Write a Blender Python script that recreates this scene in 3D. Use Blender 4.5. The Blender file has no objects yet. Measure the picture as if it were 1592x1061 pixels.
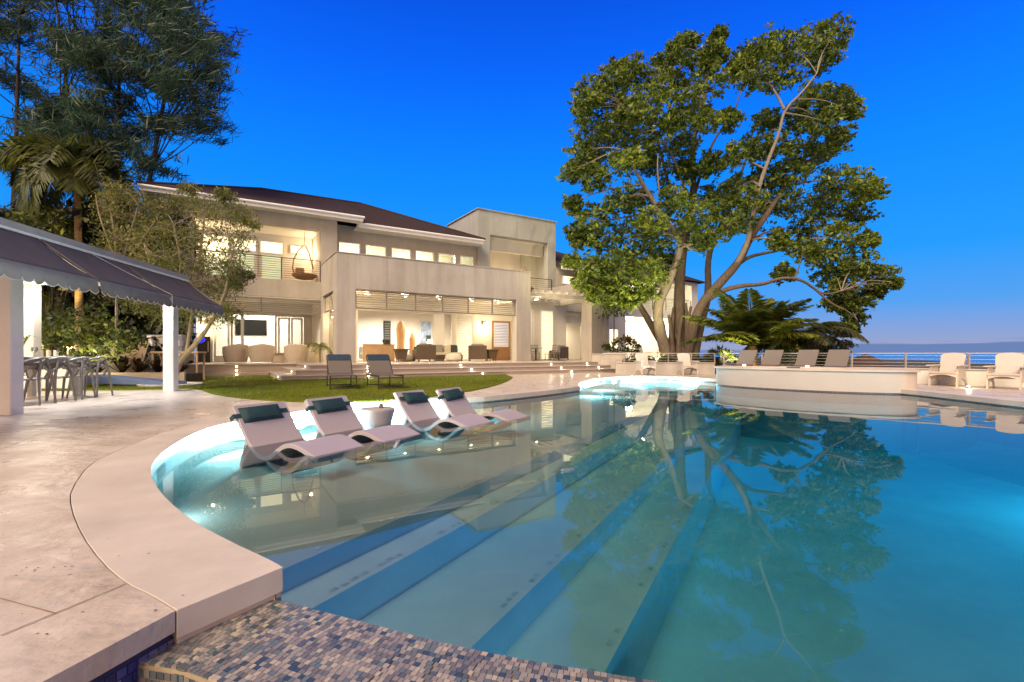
import bpy, bmesh, math, random
import numpy as np
from mathutils import Vector, Matrix
from mathutils.geometry import tessellate_polygon
R = math.radians
rnd = random.Random(7)
rng = np.random.default_rng(11)
scene = bpy.context.scene
COL = scene.collection

# ------------------------------------------------------------------ camera
HC, HY, FPX, CX = 1.05, 550.0, 748.0, 796.0      # eye height over the water, horizon row, focal length (px), centre column
cam = bpy.data.cameras.new('camera'); camo = bpy.data.objects.new('camera', cam); COL.objects.link(camo)
camo.location = (0, 0, HC); camo.rotation_euler = (R(90), 0, 0)
cam.sensor_width = 36; cam.lens = FPX / 1592 * 36
cam.shift_y = (HY - 530.5) / 1592
cam.clip_start = 0.05; cam.clip_end = 20000
scene.camera = camo
scene.render.engine = 'CYCLES'
scene.cycles.use_denoising = True
scene.cycles.max_bounces = 8; scene.cycles.transparent_max_bounces = 24
scene.cycles.diffuse_bounces = 3; scene.cycles.glossy_bounces = 4
scene.cycles.sample_clamp_indirect = 6
scene.cycles.caustics_reflective = False; scene.cycles.caustics_refractive = False
scene.view_settings.view_transform = 'Standard'; scene.view_settings.look = 'None'
scene.view_settings.exposure = 0.15; scene.view_settings.gamma = 1
scene.view_settings.use_curve_mapping = False

# ------------------------------------------------------------------ world: dusk sky
SUN_EL, SUN_AZ = 44.0, 208.0                      # afterglow comes from behind the viewer, a little to the left
w = bpy.data.worlds.new('World'); scene.world = w; w.use_nodes = True
nt = w.node_tree; nt.nodes.clear(); N = nt.nodes.new; L = nt.links.new
def ramp(tree, stops, interp='LINEAR'):
    n = tree.nodes.new('ShaderNodeValToRGB'); n.color_ramp.interpolation = interp
    e = n.color_ramp.elements
    while len(e) < len(stops): e.new(0.5)
    for k, (p, c) in enumerate(stops):
        e[k].position = p; e[k].color = (c[0], c[1], c[2], 1)
    return n
def math_n(tree, op, a, b=None, c=None, clamp=False):
    n = tree.nodes.new('ShaderNodeMath'); n.operation = op; n.use_clamp = clamp
    for i, v in enumerate((a, b, c)):
        if v is None: continue
        if isinstance(v, (int, float)): n.inputs[i].default_value = v
        else: tree.links.new(v, n.inputs[i])
    return n.outputs[0]
def mixc(tree, fac, a, b, mode='MIX'):
    n = tree.nodes.new('ShaderNodeMix'); n.data_type = 'RGBA'; n.blend_type = mode
    for s, v in ((n.inputs[0], fac), (n.inputs[6], a), (n.inputs[7], b)):
        if hasattr(v, 'links'): tree.links.new(v, s)
        else: s.default_value = v if isinstance(v, (int, float)) else (v[0], v[1], v[2], 1)
    return n.outputs[2]
tc = N('ShaderNodeTexCoord'); sep = N('ShaderNodeSeparateXYZ'); L(tc.outputs['Generated'], sep.inputs[0])
X_, Y_, Z_ = sep.outputs
front = ramp(nt, [(0.0, (.33, .34, .50)), (.03, (.24, .33, .60)), (.085, (.075, .32, .80)), (.17, (.012, .30, .90)),
                  (.33, (.002, .235, .93)), (.50, (.001, .125, .88)), (.60, (.001, .08, .70)), (.72, (.02, .03, .10))])
L(Z_, front.inputs[0])
back = ramp(nt, [(0.0, (1.5, .78, .42)), (.2, (1.35, .82, .52)), (.5, (.7, .52, .46)), (.85, (.06, .08, .2))])
L(Z_, back.inputs[0])
bf = N('ShaderNodeMapRange'); bf.interpolation_type = 'SMOOTHSTEP'
L(Y_, bf.inputs[0]); bf.inputs[1].default_value = 0.15; bf.inputs[2].default_value = -0.55
col = mixc(nt, bf.outputs[0], front.outputs[0], back.outputs[0])
# low cloud bank over the sea
mp = N('ShaderNodeMapping'); mp.inputs['Scale'].default_value = (4, 4, 130); L(tc.outputs['Generated'], mp.inputs[0])
cn = N('ShaderNodeTexNoise'); cn.inputs['Scale'].default_value = 1.0; cn.inputs['Detail'].default_value = 5; L(mp.outputs[0], cn.inputs[0])
az = N('ShaderNodeMapRange'); az.interpolation_type = 'SMOOTHSTEP'; L(X_, az.inputs[0]); az.inputs[1].default_value = .44; az.inputs[2].default_value = .54
topz = math_n(nt, 'MULTIPLY_ADD', az.outputs[0], .016, math_n(nt, 'MULTIPLY_ADD', cn.outputs[0], .030, -.012))
cm = N('ShaderNodeMapRange'); cm.interpolation_type = 'SMOOTHSTEP'; L(math_n(nt, 'SUBTRACT', topz, Z_), cm.inputs[0])
cm.inputs[1].default_value = -.0015; cm.inputs[2].default_value = .0022
col = mixc(nt, math_n(nt, 'MULTIPLY', cm.outputs[0], .9), col, (.11, .19, .42))
bg = N('ShaderNodeBackground'); L(col, bg.inputs[0]); bg.inputs[1].default_value = 1.0
sky = N('ShaderNodeTexSky'); sky.sky_type = 'NISHITA'; sky.sun_disc = False
sky.sun_elevation = R(SUN_EL); sky.sun_rotation = R(SUN_AZ)
bg2 = N('ShaderNodeBackground'); L(sky.outputs[0], bg2.inputs[0]); bg2.inputs[1].default_value = 0.002
add = N('ShaderNodeAddShader'); L(bg.outputs[0], add.inputs[0]); L(bg2.outputs[0], add.inputs[1])
wo = N('ShaderNodeOutputWorld'); L(add.outputs[0], wo.inputs[0])

# ------------------------------------------------------------------ sun lamp (soft afterglow)
sl = bpy.data.lights.new('sun', 'SUN'); so = bpy.data.objects.new('sun', sl); COL.objects.link(so)
sl.energy = 5.0; sl.angle = R(40); sl.color = (1, .79, .60)
sd = Vector((math.sin(R(SUN_AZ)) * math.cos(R(SUN_EL)), math.cos(R(SUN_AZ)) * math.cos(R(SUN_EL)), math.sin(R(SUN_EL))))
so.rotation_euler = sd.to_track_quat('Z', 'Y').to_euler()

# ------------------------------------------------------------------ helpers
def G(px, py, z):
    """point of the level z that the photograph's pixel shows"""
    d = (HC - z) * FPX / (py - HY); return ((px - CX) / FPX * d, d)
def P3(px, py, d): return Vector(((px - CX) / FPX * d, d, HC + (HY - py) / FPX * d))

class MB:
    def __init__(s): s.v = []; s.f = []
    def add(s, vs, fs):
        o = len(s.v); s.v += [tuple(p) for p in vs]; s.f += [tuple(i + o for i in f) for f in fs]; return s
    def box(s, x0, x1, y0, y1, z0, z1):
        return s.add([(x0,y0,z0),(x1,y0,z0),(x1,y1,z0),(x0,y1,z0),(x0,y0,z1),(x1,y0,z1),(x1,y1,z1),(x0,y1,z1)],
                     [(0,3,2,1),(4,5,6,7),(0,1,5,4),(1,2,6,5),(2,3,7,6),(3,0,4,7)])
    def bbox(s, x0, x1, y0, y1, z0, z1, b=.01):
        """box with chamfered upright and top edges"""
        b = min(b, (x1-x0)*.45, (y1-y0)*.45, (z1-z0)*.45)
        def ring(i, z): return [(x0+b+i,y0+i,z),(x1-b-i,y0+i,z),(x1-i,y0+b+i,z),(x1-i,y1-b-i,z),(x1-b-i,y1-i,z),(x0+b+i,y1-i,z),(x0+i,y1-b-i,z),(x0+i,y0+b+i,z)]
        vs = ring(0, z0) + ring(0, z1-b) + ring(b*.8, z1)
        fs = [tuple(range(7,-1,-1)), tuple(range(16,24))]
        for r in (0, 8):
            for k in range(8): fs.append((r+k, r+(k+1)%8, r+8+(k+1)%8, r+8+k))
        return s.add(vs, fs)
    def beam(s, p, q, wd, ht=None, up=(0,0,1)):
        p = Vector(p); q = Vector(q); ht = ht or wd; d = (q-p).normalized(); up = Vector(up)
        if abs(d.dot(up)) > .98: up = Vector((0,1,0))
        a = d.cross(up).normalized()*wd/2; b = a.cross(d).normalized()*ht/2
        vs = [p-a-b,p+a-b,p+a+b,p-a+b,q-a-b,q+a-b,q+a+b,q-a+b]
        return s.add(vs, [(0,1,2,3),(7,6,5,4),(0,4,5,1),(1,5,6,2),(2,6,7,3),(3,7,4,0)])
    def tube(s, pts, r, n=8, cap=True):
        pts = [Vector(p) for p in pts]; rs = r if isinstance(r, (list, tuple)) else [r]*len(pts)
        o = len(s.v); ref = None
        for i, p in enumerate(pts):
            d = (pts[min(i+1,len(pts)-1)] - pts[max(i-1,0)]).normalized()
            if ref is None: ref = Vector((0,0,1)) if abs(d.z) < .9 else Vector((1,0,0))
            a = d.cross(ref)
            if a.length < 1e-4: a = d.orthogonal()
            a.normalize(); b = d.cross(a).normalized(); ref = a.cross(d)
            for k in range(n):
                t = 2*math.pi*k/n; s.v.append(tuple(p + (a*math.cos(t)+b*math.sin(t))*rs[i]))
        for i in range(len(pts)-1):
            for k in range(n):
                s.f.append((o+i*n+k, o+i*n+(k+1)%n, o+(i+1)*n+(k+1)%n, o+(i+1)*n+k))
        if cap:
            s.f.append(tuple(o+k for k in range(n-1,-1,-1))); s.f.append(tuple(o+(len(pts)-1)*n+k for k in range(n)))
        return s
    def prism(s, poly, z0, z1, bottom=True):
        n = len(poly); o = len(s.v)
        tri = tessellate_polygon([[Vector((p[0], p[1], 0)) for p in poly]])
        zb = z0 if isinstance(z0, (list, tuple)) else [z0]*n; zt = z1 if isinstance(z1, (list, tuple)) else [z1]*n
        s.v += [(p[0], p[1], zb[i]) for i, p in enumerate(poly)] + [(p[0], p[1], zt[i]) for i, p in enumerate(poly)]
        for t in tri:
            a, b, c = t
            area = (poly[b][0]-poly[a][0])*(poly[c][1]-poly[a][1]) - (poly[c][0]-poly[a][0])*(poly[b][1]-poly[a][1])
            if area < 0: a, c = c, a
            s.f.append((o+n+a, o+n+b, o+n+c))
            if bottom: s.f.append((o+c, o+b, o+a))
        ccw = sum(poly[i][0]*poly[(i+1)%n][1]-poly[(i+1)%n][0]*poly[i][1] for i in range(n)) > 0
        for i in range(n):
            j = (i+1)%n
            s.f.append((o+i,o+j,o+n+j,o+n+i) if ccw else (o+j,o+i,o+n+i,o+n+j))
        return s
    def lathe(s, prof, n=24, c=(0,0,0), sx=1, sy=1):
        o = len(s.v)
        for r, z in prof:
            for k in range(n):
                t = 2*math.pi*k/n; s.v.append((c[0]+r*sx*math.cos(t), c[1]+r*sy*math.sin(t), c[2]+z))
        for i in range(len(prof)-1):
            for k in range(n): s.f.append((o+i*n+k,o+i*n+(k+1)%n,o+(i+1)*n+(k+1)%n,o+(i+1)*n+k))
        s.f.append(tuple(o+k for k in range(n-1,-1,-1))); s.f.append(tuple(o+(len(prof)-1)*n+k for k in range(n)))
        return s
    def ribbon(s, prof, y0, y1, th):
        """a bent slab: side profile (x,z) pushed from y0 to y1, th thick"""
        n = len(prof); up = []; dn = []
        for i in range(n):
            a = Vector(prof[max(i-1,0)]); b = Vector(prof[min(i+1,n-1)]); d = (b-a).normalized(); nn = Vector((-d.y, d.x))
            p = Vector(prof[i]); up.append(p+nn*th/2); dn.append(p-nn*th/2)
        o = len(s.v)
        for y in (y0, y1):
            s.v += [(p.x, y, p.y) for p in up] + [(p.x, y, p.y) for p in dn]
        m = 2*n
        for i in range(n-1):
            s.f += [(o+i,o+i+1,o+m+i+1,o+m+i),(o+n+i+1,o+n+i,o+m+n+i,o+m+n+i+1),(o+i+1,o+i,o+n+i,o+n+i+1),(o+m+i,o+m+i+1,o+m+n+i+1,o+m+n+i)]
        s.f += [(o,o+m,o+m+n,o+n),(o+n-1,o+2*n-1,o+m+2*n-1,o+m+n-1)]
        return s
    def xform(s, M):
        s.v = [tuple(M @ Vector(p)) for p in s.v]; return s
    def build(s, name, mat, parent=None, smooth=False, bevel=0):
        me = bpy.data.meshes.new(name); me.from_pydata(s.v, [], s.f); me.update()
        bm = bmesh.new(); bm.from_mesh(me); bmesh.ops.recalc_face_normals(bm, faces=bm.faces); bm.to_mesh(me); bm.free()
        if smooth:
            me.polygons.foreach_set('use_smooth', [True]*len(me.polygons))
            try: me.set_sharp_from_angle(angle=R(40))
            except Exception: pass
        me.materials.append(mat)
        o = bpy.data.objects.new(name, me); COL.objects.link(o)
        if parent: o.parent = parent
        if bevel:
            b = o.modifiers.new('bevel', 'BEVEL'); b.width = bevel; b.segments = 2; b.limit_method = 'ANGLE'; b.angle_limit = R(50)
        return o

def cloud_mesh(name, V, F, mat, parent=None):
    """fast mesh from a numpy vertex array and quad array"""
    me = bpy.data.meshes.new(name)
    me.vertices.add(len(V)); me.vertices.foreach_set('co', np.asarray(V, dtype=np.float32).ravel())
    k = F.shape[1]
    me.loops.add(F.size); me.loops.foreach_set('vertex_index', F.astype(np.int32).ravel())
    me.polygons.add(len(F)); me.polygons.foreach_set('loop_start', np.arange(0, F.size, k, dtype=np.int32))
    me.polygons.foreach_set('loop_total', np.full(len(F), k, dtype=np.int32))
    me.update(calc_edges=True); me.validate(); me.materials.append(mat)
    o = bpy.data.objects.new(name, me); COL.objects.link(o)
    if parent: o.parent = parent
    return o

def tag(o, label=None, cat=None, group=None, kind=None):
    if label: o['label'] = label
    if cat: o['category'] = cat
    if group: o['group'] = group
    if kind: o['kind'] = kind
    return o
def thing(name, label, cat, loc=(0,0,0), rz=0, group=None):
    o = bpy.data.objects.new(name, None); COL.objects.link(o); o.empty_display_size = .2
    o.location = loc; o.rotation_euler = (0, 0, rz)
    return tag(o, label, cat, group)
def dup(root, loc, rz, label, group=None, scale=None):
    r = root.copy(); COL.objects.link(r); r.location = loc; r.rotation_euler = (0, 0, rz); r['label'] = label
    if group: r['group'] = group
    if scale: r.scale = scale
    for ch in list(root.children):
        c = ch.copy(); COL.objects.link(c); c.parent = r
        for g in list(ch.children):
            d = g.copy(); COL.objects.link(d); d.parent = c
    return r
def lamp(name, kind, loc, power, color=(1,.8,.55), size=.2, parent=None, target=None, spot=None, blend=.5):
    l = bpy.data.lights.new(name, kind); l.energy = power; l.color = color
    if kind == 'AREA':
        l.shape = 'DISK'; l.size = size
    else: l.shadow_soft_size = size
    if kind == 'SPOT': l.spot_size = R(spot or 90); l.spot_blend = blend
    o = bpy.data.objects.new(name, l); COL.objects.link(o); o.location = loc
    if parent: o.parent = parent
    if target is not None:
        o.rotation_euler = (Vector(target)-Vector(loc)).to_track_quat('-Z', 'Y').to_euler()
    return o

# ------------------------------------------------------------------ materials
MATS = {}
def mat(name, color, rough=.6, metal=0, spec=.5, var=.0, scale=4, bump=0, bscale=30, emit=None, estr=0, coat=0, detail=6, stretch=None, trans=0, alpha=1):
    m = bpy.data.materials.new(name); m.use_nodes = True; t = m.node_tree; b = t.nodes['Principled BSDF']
    b.inputs['Base Color'].default_value = (*color, 1); b.inputs['Roughness'].default_value = rough
    b.inputs['Metallic'].default_value = metal; b.inputs['Specular IOR Level'].default_value = spec
    if coat: b.inputs['Coat Weight'].default_value = coat
    if emit: b.inputs['Emission Color'].default_value = (*emit, 1); b.inputs['Emission Strength'].default_value = estr
    co = t.nodes.new('ShaderNodeTexCoord').outputs['Object']
    if stretch:
        mpn = t.nodes.new('ShaderNodeMapping'); mpn.inputs['Scale'].default_value = stretch; t.links.new(co, mpn.inputs[0]); co = mpn.outputs[0]
    if var:
        n = t.nodes.new('ShaderNodeTexNoise'); n.inputs['Scale'].default_value = scale; n.inputs['Detail'].default_value = detail; n.inputs['Roughness'].default_value = .62
        t.links.new(co, n.inputs[0])
        r = ramp(t, [(.3, tuple(c*(1-var) for c in color)), (.7, tuple(min(1, c*(1+var)) for c in color))])
        t.links.new(n.outputs[0], r.inputs[0]); t.links.new(r.outputs[0], b.inputs['Base Color'])
    if bump:
        n2 = t.nodes.new('ShaderNodeTexNoise'); n2.inputs['Scale'].default_value = bscale; n2.inputs['Detail'].default_value = 5
        t.links.new(co, n2.inputs[0]); bn = t.nodes.new('ShaderNodeBump'); bn.inputs['Strength'].default_value = bump; bn.inputs['Distance'].default_value = .02
        t.links.new(n2.outputs[0], bn.inputs['Height']); t.links.new(bn.outputs[0], b.inputs['Normal'])
    MATS[name] = m; return m

def leaf_mat(name, c0, c1, c2, transl=.35, rough=.5):
    m = bpy.data.materials.new(name); m.use_nodes = True; t = m.node_tree; b = t.nodes['Principled BSDF']; out = t.nodes['Material Output']
    g = t.nodes.new('ShaderNodeNewGeometry'); r = ramp(t, [(0, c0), (.55, c1), (1, c2)])
    t.links.new(g.outputs['Random Per Island'], r.inputs[0]); t.links.new(r.outputs[0], b.inputs['Base Color'])
    b.inputs['Roughness'].default_value = rough
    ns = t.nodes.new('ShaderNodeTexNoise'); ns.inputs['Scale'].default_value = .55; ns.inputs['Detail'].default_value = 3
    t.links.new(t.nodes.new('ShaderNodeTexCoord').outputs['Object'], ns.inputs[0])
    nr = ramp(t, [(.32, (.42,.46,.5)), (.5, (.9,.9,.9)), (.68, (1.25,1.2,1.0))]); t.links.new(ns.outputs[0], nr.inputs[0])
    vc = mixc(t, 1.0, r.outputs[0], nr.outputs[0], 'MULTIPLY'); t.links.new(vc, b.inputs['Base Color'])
    tr = t.nodes.new('ShaderNodeBsdfTranslucent'); t.links.new(vc, tr.inputs[0])
    mx = t.nodes.new('ShaderNodeMixShader'); mx.inputs[0].default_value = transl
    t.links.new(b.outputs[0], mx.inputs[1]); t.links.new(tr.outputs[0], mx.inputs[2]); t.links.new(mx.outputs[0], out.inputs[0])
    return m

M_stucco = mat('stucco', (.46,.425,.355), .85, var=.09, scale=.9, bump=.12, bscale=60, spec=.2)
M_cement = mat('weathered_cement', (.43,.40,.355), .8, var=.17, scale=.55, bump=.12, bscale=40, spec=.25, stretch=(1,1,.5))
M_towerdim = mat('tower_paint', (.38,.39,.35), .85, var=.1, scale=.8, bump=.1, bscale=50, spec=.2)  # same paint as the other walls; the tower's dimmer light is put into the colour
M_slat = mat('taupe_slat', (.27,.24,.20), .6, var=.05, scale=5)
M_mullion = mat('taupe_mullion', (.20,.18,.15), .6, var=.05, scale=5)
def streaks(m, lo=.80):
    t = m.node_tree; b = t.nodes['Principled BSDF']; src = b.inputs['Base Color'].links[0].from_socket
    co = t.nodes.new('ShaderNodeTexCoord').outputs['Object']; out_ = src
    for sc, st, l in ((1.0,(2.6,2.6,.16),lo), (1.0,(.5,.5,.45),lo+.06)):
        mm = t.nodes.new('ShaderNodeMapping'); mm.inputs['Scale'].default_value = st; t.links.new(co, mm.inputs[0])
        n = t.nodes.new('ShaderNodeTexNoise'); n.inputs['Scale'].default_value = sc; n.inputs['Detail'].default_value = 8; n.inputs['Roughness'].default_value = .68; t.links.new(mm.outputs[0], n.inputs[0])
        r = ramp(t, [(.36, (l, l*.985, l*.96)), (.56, (1,1,1))]); t.links.new(n.outputs[0], r.inputs[0]); out_ = mixc(t, 1.0, out_, r.outputs[0], 'MULTIPLY')
    t.links.new(out_, b.inputs['Base Color'])
for m_, l_ in ((M_stucco,.92),(M_cement,.87),(M_towerdim,.91)): streaks(m_, l_)
M_white = mat('white_paint', (.74,.73,.69), .55, var=.03, scale=3)
M_trim = mat('white_trim', (.8,.79,.75), .5, var=.03, scale=3)
M_cream = mat('cream_wall', (.66,.63,.55), .7, var=.04, scale=2)
M_roof = mat('roof_shingle', (.045,.030,.028), .9, var=.35, scale=9, bump=.4, bscale=25, spec=.15)
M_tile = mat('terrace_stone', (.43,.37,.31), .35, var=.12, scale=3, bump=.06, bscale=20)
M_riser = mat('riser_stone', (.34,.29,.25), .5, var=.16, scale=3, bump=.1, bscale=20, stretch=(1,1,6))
M_planks = mat('plank_cladding', (.36,.29,.22), .6, var=.22, scale=3, bump=.1, bscale=14, stretch=(.6,.6,14))
M_dkmetal = mat('dark_metal', (.05,.045,.042), .4, .6)
M_steel = mat('rail_steel', (.55,.52,.48), .35, .8)
M_lounger = mat('lounger_white', (.37,.32,.33), .4, var=.03, scale=5)
M_pillow = mat('pillow_teal', (.008,.036,.044), .75, var=.25, scale=8, bump=.25, bscale=120)
M_chairw = mat('chair_white', (.52,.46,.39), .5, var=.03, scale=6)
M_sling = mat('taupe_sling', (.115,.098,.085), .8, var=.1, scale=40, bump=.15, bscale=250)
M_navy = mat('navy_fabric', (.01,.03,.06), .7, var=.2, scale=10)
M_wicker = mat('brown_wicker', (.10,.068,.042), .6, var=.3, scale=60, bump=.6, bscale=130)
M_paleweave = mat('pale_weave', (.50,.42,.31), .7, var=.15, scale=30, bump=.3, bscale=90, stretch=(.3,.3,3))
M_cushion = mat('grey_cushion', (.30,.29,.26), .9, var=.06, scale=5)
M_cushlight = mat('pale_cushion', (.6,.56,.47), .9, var=.05, scale=5)
M_teal = mat('teal_cushion', (.03,.22,.16), .9, var=.1, scale=9)
M_dark = mat('dark_cushion', (.05,.06,.06), .9, var=.2, scale=9)
M_wood = mat('warm_wood', (.30,.16,.07), .5, var=.25, scale=5, stretch=(8,8,1))
M_tan = mat('tan_board', (.45,.30,.17), .6, var=.12, scale=6)
M_black = mat('black_screen', (.004,.004,.004), .7, spec=.1)
M_chairgrey = mat('grey_plastic', (.17,.155,.135), .4, var=.06, scale=8)
M_table = mat('grey_table', (.23,.21,.19), .5, var=.1, scale=7)
M_awning = mat('awning_canvas', (.060,.050,.060), .85, var=.12, scale=2.2, bump=.15, bscale=14)
M_valance = mat('valance_canvas', (.17,.15,.138), .85, var=.08, scale=6, bump=.2, bscale=10)
M_piping = mat('pale_piping', (.62,.58,.5), .7)
M_pavroof = mat('pavilion_fascia', (.33,.29,.24), .7, var=.12, scale=3)
M_pavwhite = mat('pavilion_white', (.80,.76,.70), .6, var=.06, scale=2.5, bump=.05, bscale=60)
M_bark = mat('ficus_bark', (.12,.088,.06), .9, var=.35, scale=6, bump=.9, bscale=9, stretch=(2.2,2.2,.35))
M_limb = mat('pale_limb', (.25,.21,.15), .9, var=.25, scale=5, bump=.5, bscale=12, stretch=(1.5,1.5,.5))
M_darkbark = mat('dark_bark', (.04,.03,.022), .9, var=.3, scale=6)
M_palmtrunk = mat('palm_trunk', (.26,.17,.07), .85, var=.3, scale=4, bump=.6, bscale=8, stretch=(1,1,6))
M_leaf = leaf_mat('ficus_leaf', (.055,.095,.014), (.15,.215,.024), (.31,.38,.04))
M_casu = leaf_mat('casuarina_needle', (.022,.06,.042), (.045,.095,.055), (.08,.13,.055), .4)
M_olive = leaf_mat('olive_leaf', (.085,.105,.022), (.165,.18,.036), (.28,.275,.06))
M_palm = leaf_mat('palm_leaf', (.06,.085,.012), (.13,.165,.02), (.26,.27,.04))
M_palmdark = leaf_mat('palm_leaf_dark', (.03,.038,.012), (.06,.065,.018), (.10,.095,.025))
M_palmmid = leaf_mat('palm_leaf_mid', (.04,.055,.012), (.08,.10,.02), (.14,.16,.03))
M_shrub = leaf_mat('shrub_leaf', (.035,.06,.012), (.08,.11,.018), (.16,.18,.03))
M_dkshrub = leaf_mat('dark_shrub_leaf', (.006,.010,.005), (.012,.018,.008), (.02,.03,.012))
M_redleaf = leaf_mat('bromeliad_leaf', (.035,.02,.015), (.06,.03,.02), (.09,.06,.025))
M_flower = leaf_mat('flower_petal', (.5,.3,.22), (.6,.42,.3), (.7,.55,.4))
M_grassb = leaf_mat('lawn_blade', (.08,.11,.004), (.13,.165,.006), (.19,.22,.012), .3)
M_glow = mat('lit_glass', (.9,.85,.7), .4, emit=(1,.86,.52), estr=1.5)
M_lampwarm = mat('lamp_glow', (.9,.8,.6), .4, emit=(1,.80,.48), estr=22)
M_lampwhite = mat('steplight_glow', (.9,.9,.85), .4, emit=(1,.88,.68), estr=14)
M_blueglass = mat('blue_glass', (.01,.01,.5), .1, emit=(.02,.03,.9), estr=1.2)
M_mirror = mat('window_pane', (.10,.12,.10), .06, spec=.8)
M_candle = mat('candle_glow', (.9,.8,.6), .5, emit=(1,.85,.55), estr=3)
M_soil = mat('soil', (.06,.045,.03), .95, var=.3, scale=5, bump=.4, bscale=9)
M_bluepaint = mat('blue_paint', (.13,.19,.36), .5, var=.05, scale=5)
M_thatch = mat('thatch', (.06,.035,.03), .95, var=.35, scale=20, bump=.8, bscale=40, stretch=(3,3,.5))
M_plaster = mat('white_ceramic', (.72,.70,.64), .4, var=.03, scale=4)
M_artblue = mat('art_blue', (.35,.45,.6), .6, var=.6, scale=3)
M_rose = mat('pale_interior', (.80,.74,.66), .8, var=.02, scale=2)
def glass_mat():
    m = bpy.data.materials.new('clear_glass'); m.use_nodes = True; t = m.node_tree; t.nodes.clear()
    o = t.nodes.new('ShaderNodeOutputMaterial'); gl = t.nodes.new('ShaderNodeBsdfGlossy'); gl.inputs[1].default_value = .02
    tr = t.nodes.new('ShaderNodeBsdfTransparent'); tr.inputs[0].default_value = (.93,.96,.94,1)
    f = t.nodes.new('ShaderNodeFresnel'); f.inputs[0].default_value = 1.45
    mx = t.nodes.new('ShaderNodeMixShader'); t.links.new(f.outputs[0], mx.inputs[0]); t.links.new(tr.outputs[0], mx.inputs[1]); t.links.new(gl.outputs[0], mx.inputs[2])
    t.links.new(mx.outputs[0], o.inputs[0]); return m
M_glass = glass_mat()

def deck_mat():
    """stamped concrete: beige stains, worn smooth patches, shallow stone relief"""
    m = mat('stamped_concrete', (.42,.35,.28), .5); t = m.node_tree; b = t.nodes['Principled BSDF']
    co = t.nodes.new('ShaderNodeTexCoord').outputs['Object']
    def noise(sc, det=6, ro=.6, st=None):
        n = t.nodes.new('ShaderNodeTexNoise'); n.inputs['Scale'].default_value = sc; n.inputs['Detail'].default_value = det; n.inputs['Roughness'].default_value = ro
        v = co
        if st:
            mm = t.nodes.new('ShaderNodeMapping'); mm.inputs['Scale'].default_value = st; t.links.new(co, mm.inputs[0]); v = mm.outputs[0]
        t.links.new(v, n.inputs[0]); return n.outputs[0]
    r1 = ramp(t, [(.28, (.42,.34,.265)), (.5, (.55,.465,.38)), (.70, (.66,.58,.50))]); t.links.new(noise(1.4, 9, .68), r1.inputs[0])
    r2 = ramp(t, [(.35, (.84,.83,.82)), (.62, (1,1,1))]); t.links.new(noise(9, 7, .7), r2.inputs[0])
    c = mixc(t, 1.0, r1.outputs[0], r2.outputs[0], 'MULTIPLY'); t.links.new(c, b.inputs['Base Color'])
    rr = ramp(t, [(.3, (.22,)*3), (.7, (.5,)*3)]); t.links.new(noise(2.2, 5), rr.inputs[0]); t.links.new(rr.outputs[0], b.inputs['Roughness'])
    h = math_n(t, 'ADD', math_n(t, 'MULTIPLY', noise(2.6, 4, .5, (1, 1.8, 1)), 1.0), math_n(t, 'MULTIPLY', noise(14, 5, .6), .28))
    bn = t.nodes.new('ShaderNodeBump'); bn.inputs['Strength'].default_value = .55; bn.inputs['Distance'].default_value = .045
    t.links.new(h, bn.inputs['Height']); t.links.new(bn.outputs[0], b.inputs['Normal'])
    return m
M_deck = deck_mat()
M_coping = mat('smooth_coping', (.55,.48,.40), .5, var=.17, scale=1.6, bump=.07, bscale=26, detail=9)
M_copedge = M_coping
M_pool = mat('pool_plaster', (.80,.75,.68), .8, var=.10, scale=1.2, detail=8, spec=.1)
M_ledge = mat('ledge_plaster', (.56,.54,.48), .8, var=.06, scale=1.2, spec=.1)
M_poolband = mat('waterline_tile', (.22,.26,.28), .3, var=.45, scale=22)
M_steptile = mat('step_tile', (.62,.59,.54), .4, var=.25, scale=16)
M_grout = mat('grout', (.34,.27,.17), .9, var=.2, scale=12)
def mosaic_mat(name, stops, rough=.16):
    m = mat(name, (.3,.3,.3), rough); t = m.node_tree; b = t.nodes['Principled BSDF']
    g = t.nodes.new('ShaderNodeNewGeometry'); r = ramp(t, stops, 'CONSTANT')
    t.links.new(g.outputs['Random Per Island'], r.inputs[0]); t.links.new(r.outputs[0], b.inputs['Base Color'])
    b.inputs['Coat Weight'].default_value = .15; b.inputs['Coat Roughness'].default_value = .2
    return m
M_mosaic = mosaic_mat('glass_mosaic', [(0,(.23,.20,.18)),(.2,(.14,.135,.13)),(.38,(.34,.29,.235)),(.50,(.085,.095,.11)),(.60,(.27,.245,.215)),(.76,(.04,.065,.09)),(.83,(.40,.345,.26)),(.91,(.12,.15,.155))], .3)
M_mosaicblue = mosaic_mat('blue_mosaic', [(0,(.02,.03,.16)),(.3,(.05,.06,.22)),(.5,(.10,.11,.26)),(.7,(.015,.02,.10)),(.85,(.16,.16,.30))])

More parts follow.
